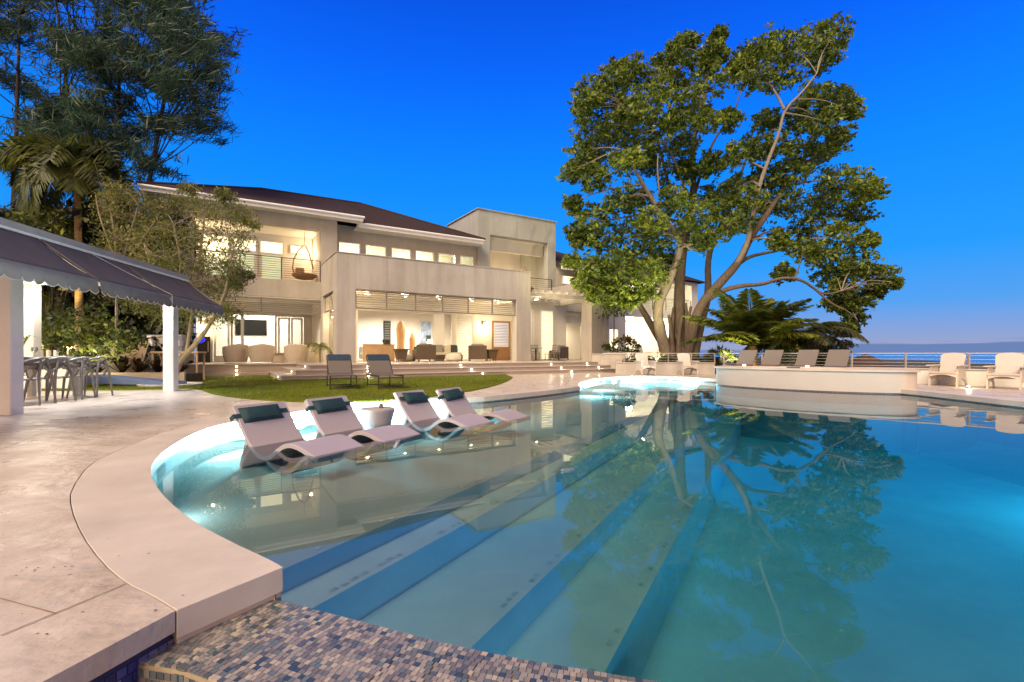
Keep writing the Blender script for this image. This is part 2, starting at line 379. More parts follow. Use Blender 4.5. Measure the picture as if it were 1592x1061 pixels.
def water_mat(name, absorb, dens, bump=.0018, rough=0.0):
    m = bpy.data.materials.new(name); m.use_nodes = True; t = m.node_tree; t.nodes.clear()
    o = t.nodes.new('ShaderNodeOutputMaterial'); gl = t.nodes.new('ShaderNodeBsdfGlossy'); gl.inputs[1].default_value = rough
    tr = t.nodes.new('ShaderNodeBsdfTransparent')
    f = t.nodes.new('ShaderNodeFresnel'); f.inputs[0].default_value = 1.52
    n = t.nodes.new('ShaderNodeTexNoise'); n.inputs['Scale'].default_value = 1.1; n.inputs['Detail'].default_value = 2
    t.links.new(t.nodes.new('ShaderNodeTexCoord').outputs['Object'], n.inputs[0])
    bn = t.nodes.new('ShaderNodeBump'); bn.inputs['Strength'].default_value = .5; bn.inputs['Distance'].default_value = bump
    t.links.new(n.outputs[0], bn.inputs['Height']); t.links.new(bn.outputs[0], gl.inputs['Normal'])
    mx = t.nodes.new('ShaderNodeMixShader'); t.links.new(f.outputs[0], mx.inputs[0]); t.links.new(tr.outputs[0], mx.inputs[1]); t.links.new(gl.outputs[0], mx.inputs[2])
    t.links.new(mx.outputs[0], o.inputs[0])
    va = t.nodes.new('ShaderNodeVolumeAbsorption'); va.inputs[0].default_value = (*absorb, 1); va.inputs[1].default_value = dens
    t.links.new(va.outputs[0], o.inputs['Volume']); return m
M_water = water_mat('pool_water', (.0,.80,.92), .42)
def sea_mat():
    m = mat('sea_water', (.012,.15,.46), .2, var=0); t = m.node_tree; b = t.nodes['Principled BSDF']
    n = t.nodes.new('ShaderNodeTexNoise'); n.inputs['Scale'].default_value = .25; n.inputs['Detail'].default_value = 6
    mm = t.nodes.new('ShaderNodeMapping'); mm.inputs['Scale'].default_value = (1, 2.5, 1)
    t.links.new(t.nodes.new('ShaderNodeTexCoord').outputs['Object'], mm.inputs[0]); t.links.new(mm.outputs[0], n.inputs[0])
    bn = t.nodes.new('ShaderNodeBump'); bn.inputs['Strength'].default_value = .6; bn.inputs['Distance'].default_value = .5
    t.links.new(n.outputs[0], bn.inputs['Height']); t.links.new(bn.outputs[0], b.inputs['Normal']); return m
M_sea = sea_mat()
M_ground = mat('garden_ground', (.045,.045,.02), .95, var=.3, scale=1.5, bump=.3, bscale=6)
M_sand = mat('beach_sand', (.35,.28,.2), .95, var=.12, scale=2)
def grass_mat():
    return mat('lawn_turf', (.12,.145,.006), .9, var=.28, scale=3.5, bump=.5, bscale=70, detail=9, spec=.1)
M_grass = grass_mat()

# ------------------------------------------------------------------ plan of the pool
DZ = 0.13                                             # deck over the water
inner_px = [(440,882),(417,869),(360,843),(304,813),(260,778),(239,750),(233,730),(243,711),(269,691),(304,672),(347,659),(400,649.5),(466,640),(515,630.5),(565,624),(640,621.5),(735,618.5),(800,612.5),(860,606.5),(888,602.8),(902,600.8)]
inner = [G(x, y, DZ) for x, y in inner_px]
inner += [(2.02,14.6),(2.3,15.8),(2.75,16.9),(3.3,18.1),(4.1,19.1),(5.0,19.55),(6.0,19.5),(6.8,18.6),(7.5,17.2),(8.6,15.8),(9.6,14.0),(10.05,12.2)]
inner += [(9.95,11.0),(9.75,9.2),(9.7,7),(9.9,4.5),(10.2,1.5),(10.0,-1.0),(9.3,-2.3)]
spill = [G(440,935,0),(-.70,1.93),(-.14,1.70),(.31,1.58),(.75,1.47),(1.6,1.2),(3.0,.70),(4.6,.05),(6.4,-.85),(8.0,-1.7),(9.3,-2.5)]     # inner edge of the spill wall, left to right
pool_poly = inner + spill[::-1]
def smooth_pts(pts, it=1):
    for _ in range(it):
        q = [pts[0]]
        for a, b in zip(pts[:-1], pts[1:]):
            q += [(a[0]*.75+b[0]*.25, a[1]*.75+b[1]*.25), (a[0]*.25+b[0]*.75, a[1]*.25+b[1]*.75)]
        q.append(pts[-1]); pts = q
    return pts
def offset(pts, d):
    out = []
    for i in range(len(pts)):
        a = Vector(pts[max(i-1,0)]); b = Vector(pts[min(i+1,len(pts)-1)]); t = (b-a).normalized()
        out.append((pts[i][0]-t.y*d, pts[i][1]+t.x*d))
    return out
inner_s = [inner[0]] + smooth_pts(inner[:21], 1)[1:-1] + smooth_pts(inner[20:], 1)
# outer joint of the coping: traced arc close by, then a constant border
arc = [G(*p, DZ) for p in [(275,949),(236,925),(195,906),(160,875),(128,832),(111,790),(110,762),(139,722),(180,702),(217,687),(262,668.5),(330,650)]]
i0 = next(i for i, p in enumerate(inner_s) if p[1] > 6.2)
outer_rest = [p for p in offset(inner_s[i0:], .40)]
outer_s = smooth_pts(arc, 1) + outer_rest[2:]
edge_front = [G(440,882,DZ), G(278,948,DZ), G(65,1061,DZ), (-1.42,.6), (-1.5,-1.2)]

# sea, ground, beach
mb = MB(); nseg = 64
mb.add([(0,0,-4)] + [(9000*math.cos(2*math.pi*k/nseg), 9000*math.sin(2*math.pi*k/nseg), -4) for k in range(nseg)], [(0,1+k,1+(k+1)%nseg) for k in range(nseg)])
tag(mb.build('sea', M_sea), kind='structure')
mb = MB()
mb.add([(-140,-30,.06),(-6.2,-30,.06),(-6.2,20.5,.06),(9.3,22.6,.06),(34,24,.06),(60,70,.06),(60,160,.06),(-140,160,.06)], [(0,1,2,7),(2,3,4,5),(2,5,6,7)])
tag(mb.build('ground', M_ground), kind='structure')
mb = MB(); mb.add([(9.4,22.6,.02),(34,24,.0),(40,10,-3.6),(30,-30,-3.7),(17,-30,-3.5),(11.5,17,-.9)], [(0,1,5),(1,2,5),(2,3,4,5)])
tag(mb.build('beach', M_sand), kind='structure')

# deck and coping
rail_a = [(4.9,22.35),(9.15,21.75)]
rail_b = [(8.35,18.85),(13.45,13.75),(17.2,10.0)]
deck_out = [(17.2,10.0),(13.45,13.75),(8.35,18.85),(9.15,21.75),(4.9,22.6),(4.0,24.4),(-8,26),(-22,27),(-34,27),(-34,-12),(-1.5,-12)]
deck_in = offset(outer_s, .006)
deck_poly = edge_front[:0] + [edge_front[2], edge_front[3], edge_front[4]] + deck_out[::-1] + [(17.2,-4),(9.9,-3.6)] + deck_in[::-1]
deck_poly = [(p[0], p[1]) for p in deck_poly]
tag(MB().prism(deck_poly, DZ-.075, DZ).build('pool_deck', M_deck), kind='structure')
MB_c = MB()
cop = inner_s + outer_s[::-1]
MB_c.prism(cop, DZ-.105, DZ+.001)
oc = MB_c.build('pool_coping', M_coping, bevel=.012); tag(oc, kind='structure')
# saw-cut joints of the slab, thin dark strips a hair over it
def joint(a, b, wd=.012):
    a = Vector((*a, DZ+.0015)); b = Vector((*b, DZ+.0015)); return a, b, wd
M_joint = mat('joint_groove', (.30,.225,.16), .9, var=.3, scale=8)
mb = MB()
for seq in [[(195,909),(110,945),(0,990)], [(0,932),(85,955)], [(0,700),(60,676),(110,662)]]:
    pts = [G(*p, DZ) for p in seq]
    for a, b in zip(pts[:-1], pts[1:]):
        t = (Vector(b)-Vector(a)).normalized(); nn = Vector((-t.y, t.x))*.003
        mb.add([(a[0]-nn.x,a[1]-nn.y,DZ+.004),(b[0]-nn.x,b[1]-nn.y,DZ+.004),(b[0]+nn.x,b[1]+nn.y,DZ+.004),(a[0]+nn.x,a[1]+nn.y,DZ+.004)], [(0,1,2,3)])
tag(mb.build('deck_joint_line', M_joint), kind='structure')

# pool shell: terraced floor. NRM points from the ledge down the underwater steps
NRM = Vector((.877,-.48)); DIR = Vector((.48,.877))
def clip(poly, off):
    out = []
    for i in range(len(poly)):
        a = Vector(poly[i]); b = Vector(poly[(i+1)%len(poly)]); da = a.dot(NRM)-off; db = b.dot(NRM)-off
        if da <= 0: out.append((a.x, a.y))
        if (da < 0) != (db < 0):
            t = da/(da-db); p = a+(b-a)*t; out.append((p.x, p.y))
    return out
cop_water = offset(inner_s, -.0)
shell_in = offset(inner_s, .035)
poly_w = shell_in + offset(spill, -.0)[::-1]
mb = MB(); n = len(poly_w)
for i in range(n):
    a, b = poly_w[i], poly_w[(i+1)%n]
    mb.add([(a[0],a[1],-2.2),(b[0],b[1],-2.2),(b[0],b[1],DZ-.105),(a[0],a[1],DZ-.105)] if i < len(shell_in)-1 else [(a[0],a[1],-2.2),(b[0],b[1],-2.2),(b[0],b[1],-.002),(a[0],a[1],-.002)], [(0,1,2,3)])
tag(mb.build('pool_wall', M_pool), kind='structure')
mb = MB()
for i in range(len(shell_in)-1):
    a, b = inner_s[i], inner_s[i+1]; a2, b2 = offset(inner_s, .03)[i], offset(inner_s, .03)[i+1]
    mb.add([(a2[0],a2[1],-.13),(b2[0],b2[1],-.13),(b2[0],b2[1],DZ-.106),(a2[0],a2[1],DZ-.106)], [(0,1,2,3)])
tag(mb.build('waterline_tile_band', M_poolband), kind='structure')
levels = [(-2.66,-.28,M_ledge,'tanning_ledge'), (-2.36,-.43,M_pool,'underwater_step'), (-1.57,-.68,M_pool,'underwater_step'), (-.93,-.93,M_pool,'underwater_step'), (99,-1.5,M_pool,'pool_floor')]
for off, z, m, nm in levels:
    pl = clip(poly_w, off)
    tag(MB().prism(pl, -2.0-.02*levels.index((off,z,m,nm)), z).build(nm, m), kind='structure')
# dark tile dashes near each nosing
mb = MB(); 
for off, z, k0, k1, gap in [(-2.66,-.28,2.0,13,.0),(-2.36,-.43,1.0,9,.3),(-1.57,-.68,1.0,8,.55),(-.93,-.93,1,7,.8)]:
    k = k0
    while k < k1:
        k += .085
        if rnd.random() < .45+gap*.5: continue
        c = NRM*(off-.07+rnd.uniform(-.012,.012)) + DIR*k; a = DIR*(.03+rnd.uniform(-.012,.008)); b = NRM*.018
        mb.add([(*(c-a-b),z+.004),(*(c+a-b),z+.004),(*(c+a+b),z+.004),(*(c-a+b),z+.004)], [(0,1,2,3)])
tag(mb.build('nosing_tile_line', M_steptile), kind='structure')
# water body
wpoly = offset(inner_s, .03) + offset(spill, -.004)[::-1]
tag(MB().prism(wpoly, -2.3, 0.0).build('pool_water', M_water), kind='structure')

# ------------------------------------------------------------------ spill wall with glass mosaic
sp = smooth_pts(spill, 2)
def arclen(pts):
    s = [0]
    for a, b in zip(pts[:-1], pts[1:]): s.append(s[-1]+math.dist(a, b))
    return s
def at_len(pts, S, x):
    for i in range(len(S)-1):
        if x <= S[i+1] or i == len(S)-2:
            t = (x-S[i])/(S[i+1]-S[i]); a = Vector(pts[i]); b = Vector(pts[i+1]); d = (b-a).normalized()
            return a+(b-a)*t, d
WALLW = .46
sw = thing('spill_wall', 'mosaic clad infinity edge wall along the near rim of the pool', 'wall', (0,0,0))
sp_ext = [(sp[0][0]-.32, sp[0][1]+.06)] + sp
out_w = offset(sp_ext, -WALLW)
MB().prism(sp_ext + out_w[::-1], -1.1, -.004).build('wall_core', M_grout, sw)
mb = MB(); S_ = arclen(sp_ext); ts = .0215; row = 0
y = .004
while y < WALLW-.012:
    x = (row % 2)*ts*.5 + rnd.uniform(0, .004)
    hgt = ts
    while x < min(S_[-1], 4.6)-.03:
        wd = ts*rnd.choice((1,1,1,1.15,.85))
        p, d = at_len(sp_ext, S_, x+wd/2); nn = Vector((d.y, -d.x)); g = .0012
        c = p+nn*(y+hgt/2); a = d*(wd/2-g); b = nn*(hgt/2-g)
        tz = [rnd.uniform(-.0006,.0006) for _ in range(4)]; zc = .004
        q = [c-a-b, c+a-b, c+a+b, c-a+b]
        vs = [(v.x, v.y, zc+tz[i]) for i, v in enumerate(q)] + [(v.x, v.y, -.006) for v in q]
        mb.add(vs, [(0,1,2,3),(0,4,5,1),(1,5,6,2),(2,6,7,3),(3,7,4,0)])
        x += wd
    y += hgt; row += 1
mb.build('top_tiles', M_mosaic, sw)
mb = MB(); So_ = arclen(out_w)
for r_ in range(9):
    x = (r_ % 2)*ts*.6; hgt = .029; z = -.012-hgt*(r_+1)
    while x < min(So_[-1], 3.0)-.03:
        wd = .026*rnd.choice((1,1,1.15))
        p, d = at_len(out_w, So_, x+wd/2); nn = Vector((d.y, -d.x)); g = .0016
        c = p+nn*.004; a = d*(wd/2-g)
        q = [(c-a, z+g), (c+a, z+g), (c+a, z+hgt-g), (c-a, z+hgt-g)]
        mb.add([(v.x, v.y, zz) for v, zz in q], [(0,1,2,3)])
        x += wd
mb.build('face_tiles', M_mosaic, sw)
# basin wall under the deck slab, blue mosaic
bw = thing('basin_wall', 'dark blue mosaic wall in the shade under the deck slab', 'wall', (0,0,0))
ef = [(edge_front[0][0]+.0, edge_front[0][1]+.0), edge_front[1], edge_front[2], edge_front[3], edge_front[4]]
ef_in = offset(ef, -.035)
mbc = MB(); mbt = MB()
Se = arclen(ef_in)
for i in range(len(ef_in)-1):
    a, b = ef_in[i], ef_in[i+1]
    mbc.add([(a[0],a[1],-1.1),(b[0],b[1],-1.1),(b[0],b[1],DZ-.03),(a[0],a[1],DZ-.03)], [(0,1,2,3)])
for r_ in range(16):
    x = .26 + (r_ % 2)*.017
    hgt = .034; z = .02-hgt*(r_+1)
    while x < Se[-1]-.05:
        p, d = at_len(ef_in, Se, x+.017); nn = Vector((-d.y, d.x)); c = p-nn*(-.004); a = d*(.017-.0018); g = .0018
        mbt.add([((c-a).x,(c-a).y,z+g),((c+a).x,(c+a).y,z+g),((c+a).x,(c+a).y,z+hgt-g),((c-a).x,(c-a).y,z+hgt-g)], [(0,1,2,3)])
        x += .034
mbc.build('wall_core', mat('blue_grout', (.03,.03,.08), .9), bw); mbt.build('face_tiles', M_mosaicblue, bw)
# lower band under the coping front, set back a little
fr = offset(edge_front[:3], -.012)
mb = MB().prism([fr[0], fr[1], (fr[1][0]-.16, fr[1][1]+.10), (fr[0][0]-.16, fr[0][1]+.04)], -.02, DZ-.107)
tag(mb.build('coping_under_band', M_coping), kind='structure')
mb = MB(); mb.add([(-1.2,-12,-1.0),(17,-12,-1.0),(17,3,-1.0),(-1.2,3,-1.0)], [(0,1,2,3)])
tag(mb.build('basin_floor', M_mosaicblue), kind='structure')

# ------------------------------------------------------------------ villa (local axes: x along the front, y back into the house)
C0 = Vector(((523-CX)/FPX*20.9, 20.9, 0)); VA = R(31.33)
FZ = 0.633
villa = thing('villa', 'two storey white villa with cement portico, louvre screens, lit rooms and dark hipped roof', 'villa', C0, VA)
def VW(s_, t_, z=0):      # villa axes to world
    return Vector((C0.x+s_*math.cos(VA)-t_*math.sin(VA), C0.y+s_*math.sin(VA)+t_*math.cos(VA), z))
def louvre(name, p0, p1, z0, z1, panels, nsl, m=M_trim, parent=villa, thick=.05, frame_m=None, open_=.55):
    """screen of tilted slats in frames from plan point p0 to p1; frame is the part, slats its sub-part"""
    p0 = Vector((*p0,0)); p1 = Vector((*p1,0)); d = (p1-p0); ln = d.length; d.normalize(); nn = Vector((-d.y, d.x, 0))
    fr = MB()
    for k in range(panels+1):
        c = p0+d*(ln*k/panels); fr.beam(c+Vector((0,0,z0)), c+Vector((0,0,z1)), .06, thick, up=nn)
    for z in (z0+.03, z1-.03):
        fr.beam(p0+Vector((0,0,z))+nn*.003, p1+Vector((0,0,z))+nn*.003, thick, .06)
    f = fr.build(name, frame_m or m, parent)
    sl_ = MB(); pitch = (z1-z0-.12)/nsl
    for k in range(panels):
        a = p0+d*(ln*k/panels+.035); b = p0+d*(ln*(k+1)/panels-.035)
        for j in range(nsl):
            z = z0+.06+pitch*(j+.5); q = nn*.022; h = pitch*open_/2
            vs = [a-q+Vector((0,0,z-h)), b-q+Vector((0,0,z-h)), b+q+Vector((0,0,z+h)), a+q+Vector((0,0,z+h))]
            vs += [v+Vector((0,0,.012)) for v in vs]
            sl_.add(vs, [(3,2,1,0),(4,5,6,7),(0,1,5,4),(1,2,6,5),(2,3,7,6),(3,0,4,7)])
    sl_.build('slats', m, f); return f
# --- portico: cement frame one and a half storeys high
PZ = 5.46
po = MB()
po.box(0,.82, 0,.45, FZ-.05,PZ)             # left pier
po.box(9.21,10.12, 0,.45, FZ-.05,PZ)        # right pier
po.box(.82,9.21, 0,.45, 3.92,PZ)            # lintel and parapet
po.box(0,.30, .45,.75, FZ-.05,PZ); po.box(0,.30, 3.25,3.70, FZ-.05,PZ); po.box(0,.30, .75,3.25, 3.86,PZ)
po.box(9.82,10.12, .45,3.7, 3.92,PZ)
po.build('portico_wall', M_cement, villa, bevel=.012)
MB().box(2.2,2.235,-.004,.01,4.0,5.44).build('control_joint', M_riser, villa)
cp = MB(); cp.box(-.03,10.15,-.03,.30,PZ+.002,PZ+.045); cp.box(-.03,.30,.30,3.7,PZ+.002,PZ+.045)
cp.build('parapet_cap', M_cement, villa)
MB().box(.30,9.82,.45,3.7,4.6,4.85).build('portico_roof', M_cream, villa)
MB().box(.30,9.82,.452,3.698,3.95,4.02).build('portico_ceiling', M_cream, villa)
louvre('louvre_screen', (.84,.12), (9.19,.12), 3.06, 3.90, 6, 7, m=M_slat, frame_m=M_mullion, open_=.26)
louvre('louvre_screen', (.12,3.23), (.12,.77), 3.06, 3.84, 2, 8, m=M_slat, frame_m=M_mullion, open_=.26)
# --- living room wall at the back of the portico
lw = MB()
lw.box(.30,1.78,3.7,3.95,FZ,4.6); lw.box(1.78,6.15,3.7,3.95,3.32,4.6); lw.box(7.15,7.38,3.7,3.95,FZ,4.6)
lw.box(6.15,7.15,3.7,3.95,3.32,4.6); lw.box(8.5,9.75,3.7,3.95,FZ,4.6); lw.box(7.38,8.5,3.7,3.95,3.36,4.6)
lw.box(9.75,11.1,3.7,3.95,3.05,4.6); lw.box(11.1,15.4,3.7,3.95,FZ,4.6)
lw.build('living_wall', M_cream, villa)
MB().box(6.05,6.62,3.62,4.02,FZ,3.31).build('living_column', M_trim, villa)
louvre('louvre_door', (7.4,3.74), (8.48,3.74), FZ+.02, 3.34, 1, 26)
louvre('louvre_door', (1.35,3.66), (1.76,3.66), FZ+.02, 3.3, 1, 26)
dd = MB(); dd.box(9.77,9.9,3.72,3.8,FZ+.01,3.04); dd.box(10.95,11.08,3.72,3.8,FZ+.01,3.04); dd.box(9.9,10.95,3.725,3.795,FZ+.01,1.45); dd.box(9.9,10.95,3.725,3.795,2.95,3.04)
dr = dd.build('dark_door', M_wood, villa); louvre('door_louvre', (9.92,3.76), (10.93,3.76), 1.47, 2.93, 1, 14)
# room shell
rm = MB()
rm.box(.30,9.6,9.5,9.65,FZ,3.9); rm.box(.0,.15,3.95,9.5,FZ,3.9); rm.box(9.6,9.75,3.95,9.65,FZ,3.9); rm.box(.0,9.75,3.95,9.65,3.9,4.05)
rm.build('living_room_wall', M_rose, villa)
louvre('louvre_window', (4.86,9.44), (5.28,9.44), 1.5, 3.2, 1, 14, m=M_dark)
MB().box(1.6,2.25,9.30,9.49,FZ,3.2).build('wall_niche', M_wood, villa)
# --- left wing
lg = MB()
lg.box(0,.78,3.70,4.1,FZ-.05,7.95)                 # wall right of the balcony
lg.box(-6.6,-5.3,3.71,4.1,.1,7.95)
lg.box(-5.3,0,3.7,4.1,7.2,7.95)                    # head over the balcony
lg.box(-6.6,.78,8.2,8.5,4.6,7.95); lg.box(-6.6,-6.3,4.1,8.2,.1,7.95)
lg.box(.45,.78,4.1,8.2,4.7,7.95)
lg.build('wing_wall', M_stucco, villa, bevel=.01)
MB().box(-5.3,0,3.695,6.5,3.76,4.62).build('balcony_slab', M_stucco, villa, bevel=.01)
bb = MB(); bb.box(-5.3,0,6.35,6.5,4.62,7.35); bb.box(-.003+.003,.15,4.1,6.35,4.62,7.35); bb.box(-5.3,.1,4.1,6.5,7.3,7.4)
bb.build('balcony_back_wall', M_rose, villa)
for s0, s1 in ((-5.0,-3.95),(-3.75,-2.75),(-2.5,-1.5)):
    f = MB(); f.box(s0-.07,s0,6.27,6.34,4.63,6.95); f.box(s1,s1+.07,6.27,6.34,4.63,6.95); f.box(s0,s1,6.27,6.34,6.88,6.95); f.box(s0,s1,6.27,6.34,6.25,6.33); f.box(s0,s1,6.27,6.34,4.63,4.72)
    fo = f.build('balcony_door', M_trim, villa)
    MB().box(s0+.002,s1-.002,6.30,6.33,6.335,6.875).build('pane', M_glow, fo)
    louvre('door_shutter', (s0+.03,6.29), (s1-.03,6.29), 4.73, 6.24, 1, 15)
    MB().box(s0+.002,s1-.002,6.31,6.335,4.73,6.24).build('pane', MATS.get('shutter_glow') or mat('shutter_glow', (.5,.6,.4), .5, emit=(.85,.95,.55), estr=.75), fo)
fo = MB().box(-1.12,-.5,6.27,6.34,6.40,6.86).build('high_window', M_trim, villa); MB().box(-1.06,-.56,6.26,6.268,6.46,6.80).build('pane', M_glow, fo)
def railing(name, p0, p1, z0, z1, posts, bars, parent, m=M_dkmetal, r=.018, pw=.04, z0b=None):
    """top rail carries its posts and rods as pieces of their own"""
    p0 = Vector((*p0,0)); p1 = Vector((*p1,0))
    a = MB().beam(p0+Vector((0,0,z1)), p1+Vector((0,0,z1)), pw*1.1, .035).build(name, m, parent)
    for k in range(posts+1):
        c = p0.lerp(p1, k/posts); MB().beam(c+Vector((0,0,z0)), c+Vector((0,0,z1-.018)), pw, pw).build('post', m, a)
    for k in range(bars):
        z = z0+(z1-z0)*(k+1)/(bars+1); MB().tube([p0+Vector((0,0,z)), p1+Vector((0,0,z))], r*.45, 5).build('rod', m, a)
    return a
railing('balcony_railing', (-5.28,3.78), (-.03,3.78), 4.62, 5.68, 3, 9, villa)
# porch below: louvre strip, back wall, doors, television room
louvre('louvre_screen', (-5.28,3.76), (-.02,3.76), 2.98, 3.74, 2, 7, m=M_slat, frame_m=M_mullion, open_=.26)
pw_ = MB()
pw_.box(-5.3,-4.62,6.5,6.7,FZ,3.76); pw_.box(-4.62,-3.85,6.5,6.7,3.0,3.76); pw_.box(-3.85,-3.75,6.5,6.7,FZ,3.76); pw_.box(-3.75,-1.83,6.5,6.7,3.05,3.76); pw_.box(-1.83,-1.73,6.5,6.7,FZ,3.76)
pw_.box(-1.73,-.42,6.5,6.7,3.02,3.76); pw_.box(-.42,.45,6.5,6.7,FZ,3.76)
pw_.build('porch_back_wall', M_cream, villa)
MB().box(-5.3,.45,3.72,6.5,3.70,3.757).build('porch_ceiling', M_cream, villa)
MB().box(.3,.45,3.72,6.5,FZ,3.70).build('porch_side_wall', M_cream, villa)
for s0, s1 in ((-4.58,-3.89),(-1.69,-1.09),(-1.05,-.46)):
    f = MB(); f.box(s0,s0+.1,6.46,6.52,FZ+.01,2.98); f.box(s1-.1,s1,6.46,6.52,FZ+.01,2.98); f.box(s0+.1,s1-.1,6.46,6.52,2.88,2.98); f.box(s0+.1,s1-.1,6.46,6.52,FZ+.01,FZ+.3)
    fo = f.build('glass_door', M_trim, villa); MB().box(s0+.1,s1-.1,6.48,6.495,FZ+.3,2.88).build('pane', M_glass, fo); MB().box(s1-.09,s1-.05,6.42,6.46,1.6,1.85).build('handle', M_steel, fo)
MB().box(-3.40,-3.26,6.46,6.56,FZ+.01,3.04).build('sliding_door_stile', M_trim, villa)
tr_ = MB(); tr_.box(-5.3,1,10,10.15,FZ,3.8); tr_.box(-5.3,-5.15,6.7,10,FZ,3.8); tr_.box(.85,1,6.7,10,FZ,3.8); tr_.box(-5.3,1,6.7,10,3.7,3.85)
tr_.build('tv_room_wall', M_white, villa)
# --- central upper wall with clerestory windows
cw = MB(); wins = [(1.10,2.25),(2.52,3.67),(3.98,5.13),(5.40,6.56),(6.81,7.94),(8.24,9.16)]
WZ0, WZ1 = 6.45, 7.06
cw.box(.78,9.38,5.0,5.25,4.6,WZ0); cw.box(.78,9.38,5.0,5.25,WZ1,7.95)
prev = .78
for a, b in wins: cw.box(prev,a,5.0,5.25,WZ0,WZ1); prev = b
cw.box(prev,9.38,5.0,5.25,WZ0,WZ1)
cw.build('upper_wall', M_stucco, villa)
for a, b in wins:
    f = MB(); f.box(a,b,4.985,5.03,WZ0,WZ0+.045); f.box(a,b,4.985,5.03,WZ1-.045,WZ1); f.box(a,a+.045,4.985,5.03,WZ0+.045,WZ1-.045); f.box(b-.045,b,4.985,5.03,WZ0+.045,WZ1-.045)
    fo = f.build('clerestory_window', M_trim, villa); MB().box(a+.045,b-.045,5.03,5.05,WZ0+.045,WZ1-.045).build('pane', M_glass, fo)
ur = MB(); ur.box(.78,9.38,8.9,9.0,5.2,7.9); ur.box(.78,9.38,5.25,9.0,7.72,7.8); ur.box(.78,9.38,5.25,9.0,5.1,5.2)
ur.build('upper_room_wall', M_cream, villa)
# eaves, fascia and gutter
fa = MB()
fa.box(-7.15,1.92,3.02,3.10,7.78,8.02); fa.box(1.84,1.92,3.10,4.12,7.78,8.02)
fa.box(1.92,9.36,4.02,4.10,7.70,7.96); fa.box(9.28,9.36,4.10,4.9,7.70,7.96); fa.box(-7.15,-7.07,3.10,14,7.78,8.02)
fa.build('fascia', M_trim, villa)
gt = MB(); gt.tube([(-7.2,2.97,7.97),(1.97,2.97,7.97)], .06, 8); gt.tube([(1.97,3.97,7.90),(9.41,3.97,7.90)], .06, 8)
gt.build('gutter', M_trim, villa, smooth=True)
so_ = MB(); so_.box(-7.07,1.84,3.10,3.72,7.80,7.86); so_.box(1.84,9.28,4.10,5.0,7.72,7.78); so_.box(-7.07,-6.6,3.72,13.9,7.80,7.86)
so_.build('soffit', M_cream, villa)
# hipped roof
A=(-7.22,2.95,8.03); B=(1.98,2.95,8.03); Cc=(1.98,3.95,7.97); D=(9.42,3.95,7.97); E_=(9.42,14.2,7.97); F_=(-7.22,14.2,8.03); R1=(-2.3,9,10.42); R2=(3.25,9,10.48); Rm=(1.98,9,10.465); Bm=(1.98,3.95,8.43)
rf = MB(); rf.add([A,B,Cc,D,E_,F_,R1,R2,Rm,Bm], [(0,1,9,8,6),(2,3,7,8),(1,2,9),(2,8,9),(3,4,7),(4,5,6,7),(5,0,6),(6,8,7)])
rf.build('roof', M_roof, villa)
rc = MB(); rc.tube([A,R1,R2,D], .09, 6); rc.build('ridge_cap', M_roof, villa)
# --- tower
TZ = 10.04
tw = MB()
tw.box(9.38,10.24,4.8,5.3,3.9,TZ); tw.box(14.71,15.36,4.8,5.3,3.9,TZ); tw.box(10.24,14.71,4.8,5.3,8.55,TZ); tw.box(10.24,14.71,4.8,5.3,3.9,5.0)
tw.box(9.38,9.68,5.3,9.2,3.9,TZ); tw.box(15.06,15.36,5.3,9.2,3.9,TZ); tw.box(9.38,15.36,9.2,9.5,3.9,TZ)
tw.box(9.68,15.06,5.3,9.2,TZ-.5,TZ-.3)
tw.build('tower_wall', M_towerdim, villa, bevel=.012)
ti = MB(); ti.box(9.68,15.06,5.9,6.2,7.85,8.6); ti.box(9.68,15.06,8.9,9.2,4.9,8.6); ti.box(9.68,15.06,5.3,9.2,8.552,8.64); ti.box(9.68,15.06,5.3,9.2,4.85,5.02)
ti.build('tower_balcony_wall', M_rose, villa)
MB().box(9.3,15.44,4.72,9.58,TZ+.002,TZ+.05).build('tower_cap', M_towerdim, villa)
fo = MB().box(11.3,12.9,8.84,8.898,6.0,7.2).build('tower_window', M_trim, villa); MB().box(11.38,12.82,8.83,8.838,6.08,7.12).build('pane', M_glow, fo)
# --- balcony over the courtyard, pergola and end pier
MB().box(10.12,14.0,3.2,4.8,4.55,4.75).build('courtyard_balcony_slab', M_stucco, villa)
railing('courtyard_railing', (10.16,3.26), (13.9,3.26), 4.75, 5.78, 2, 7, villa)
pp = MB()
pp.box(14.44,15.22,0,.45,FZ-.05,PZ-.06)
pp.box(14.44,14.84,.45,.95,FZ-.05,PZ-.06); pp.box(14.44,14.84,.95,4.6,4.15,PZ-.06); pp.box(14.44,14.84,4.3,4.8,FZ-.05,4.15)
pp.build('end_pier', M_cement, villa, bevel=.012)
pg = MB(); pg.box(10.12,14.44,.55,.67,4.28,4.46); pg.box(10.12,14.44,3.05,3.17,4.28,4.46)
pg.build('pergola_beam', M_cement, villa)
pr_ = MB()
for k in range(7): pr_.box(10.5+k*.58,10.58+k*.58,.2,3.2,4.463,4.60)
pr_.build('pergola_rafters', M_cement, villa)
rb = MB(); rb.box(15.36,15.6,4.8,5.05,FZ,5.2); rb.box(15.6,17.7,4.8,5.05,3.95,7.3); rb.box(17.7,20.2,4.8,5.05,FZ,7.3); rb.box(15.36,20.2,4.8,5.05,6.5,7.3); rb.box(15.36,15.6,4.8,5.05,5.2,6.5)
rb.box(14.84,20.2,4.3,4.8,3.95,4.5)
rb.build('courtyard_wall', M_stucco, villa)
louvre('louvre_screen', (15.62,4.75), (17.68,4.75), 3.1, 3.93, 2, 8)
louvre('louvre_door', (15.62,6.3), (16.1,6.3), FZ+.02, 3.0, 1, 22, m=M_dark)
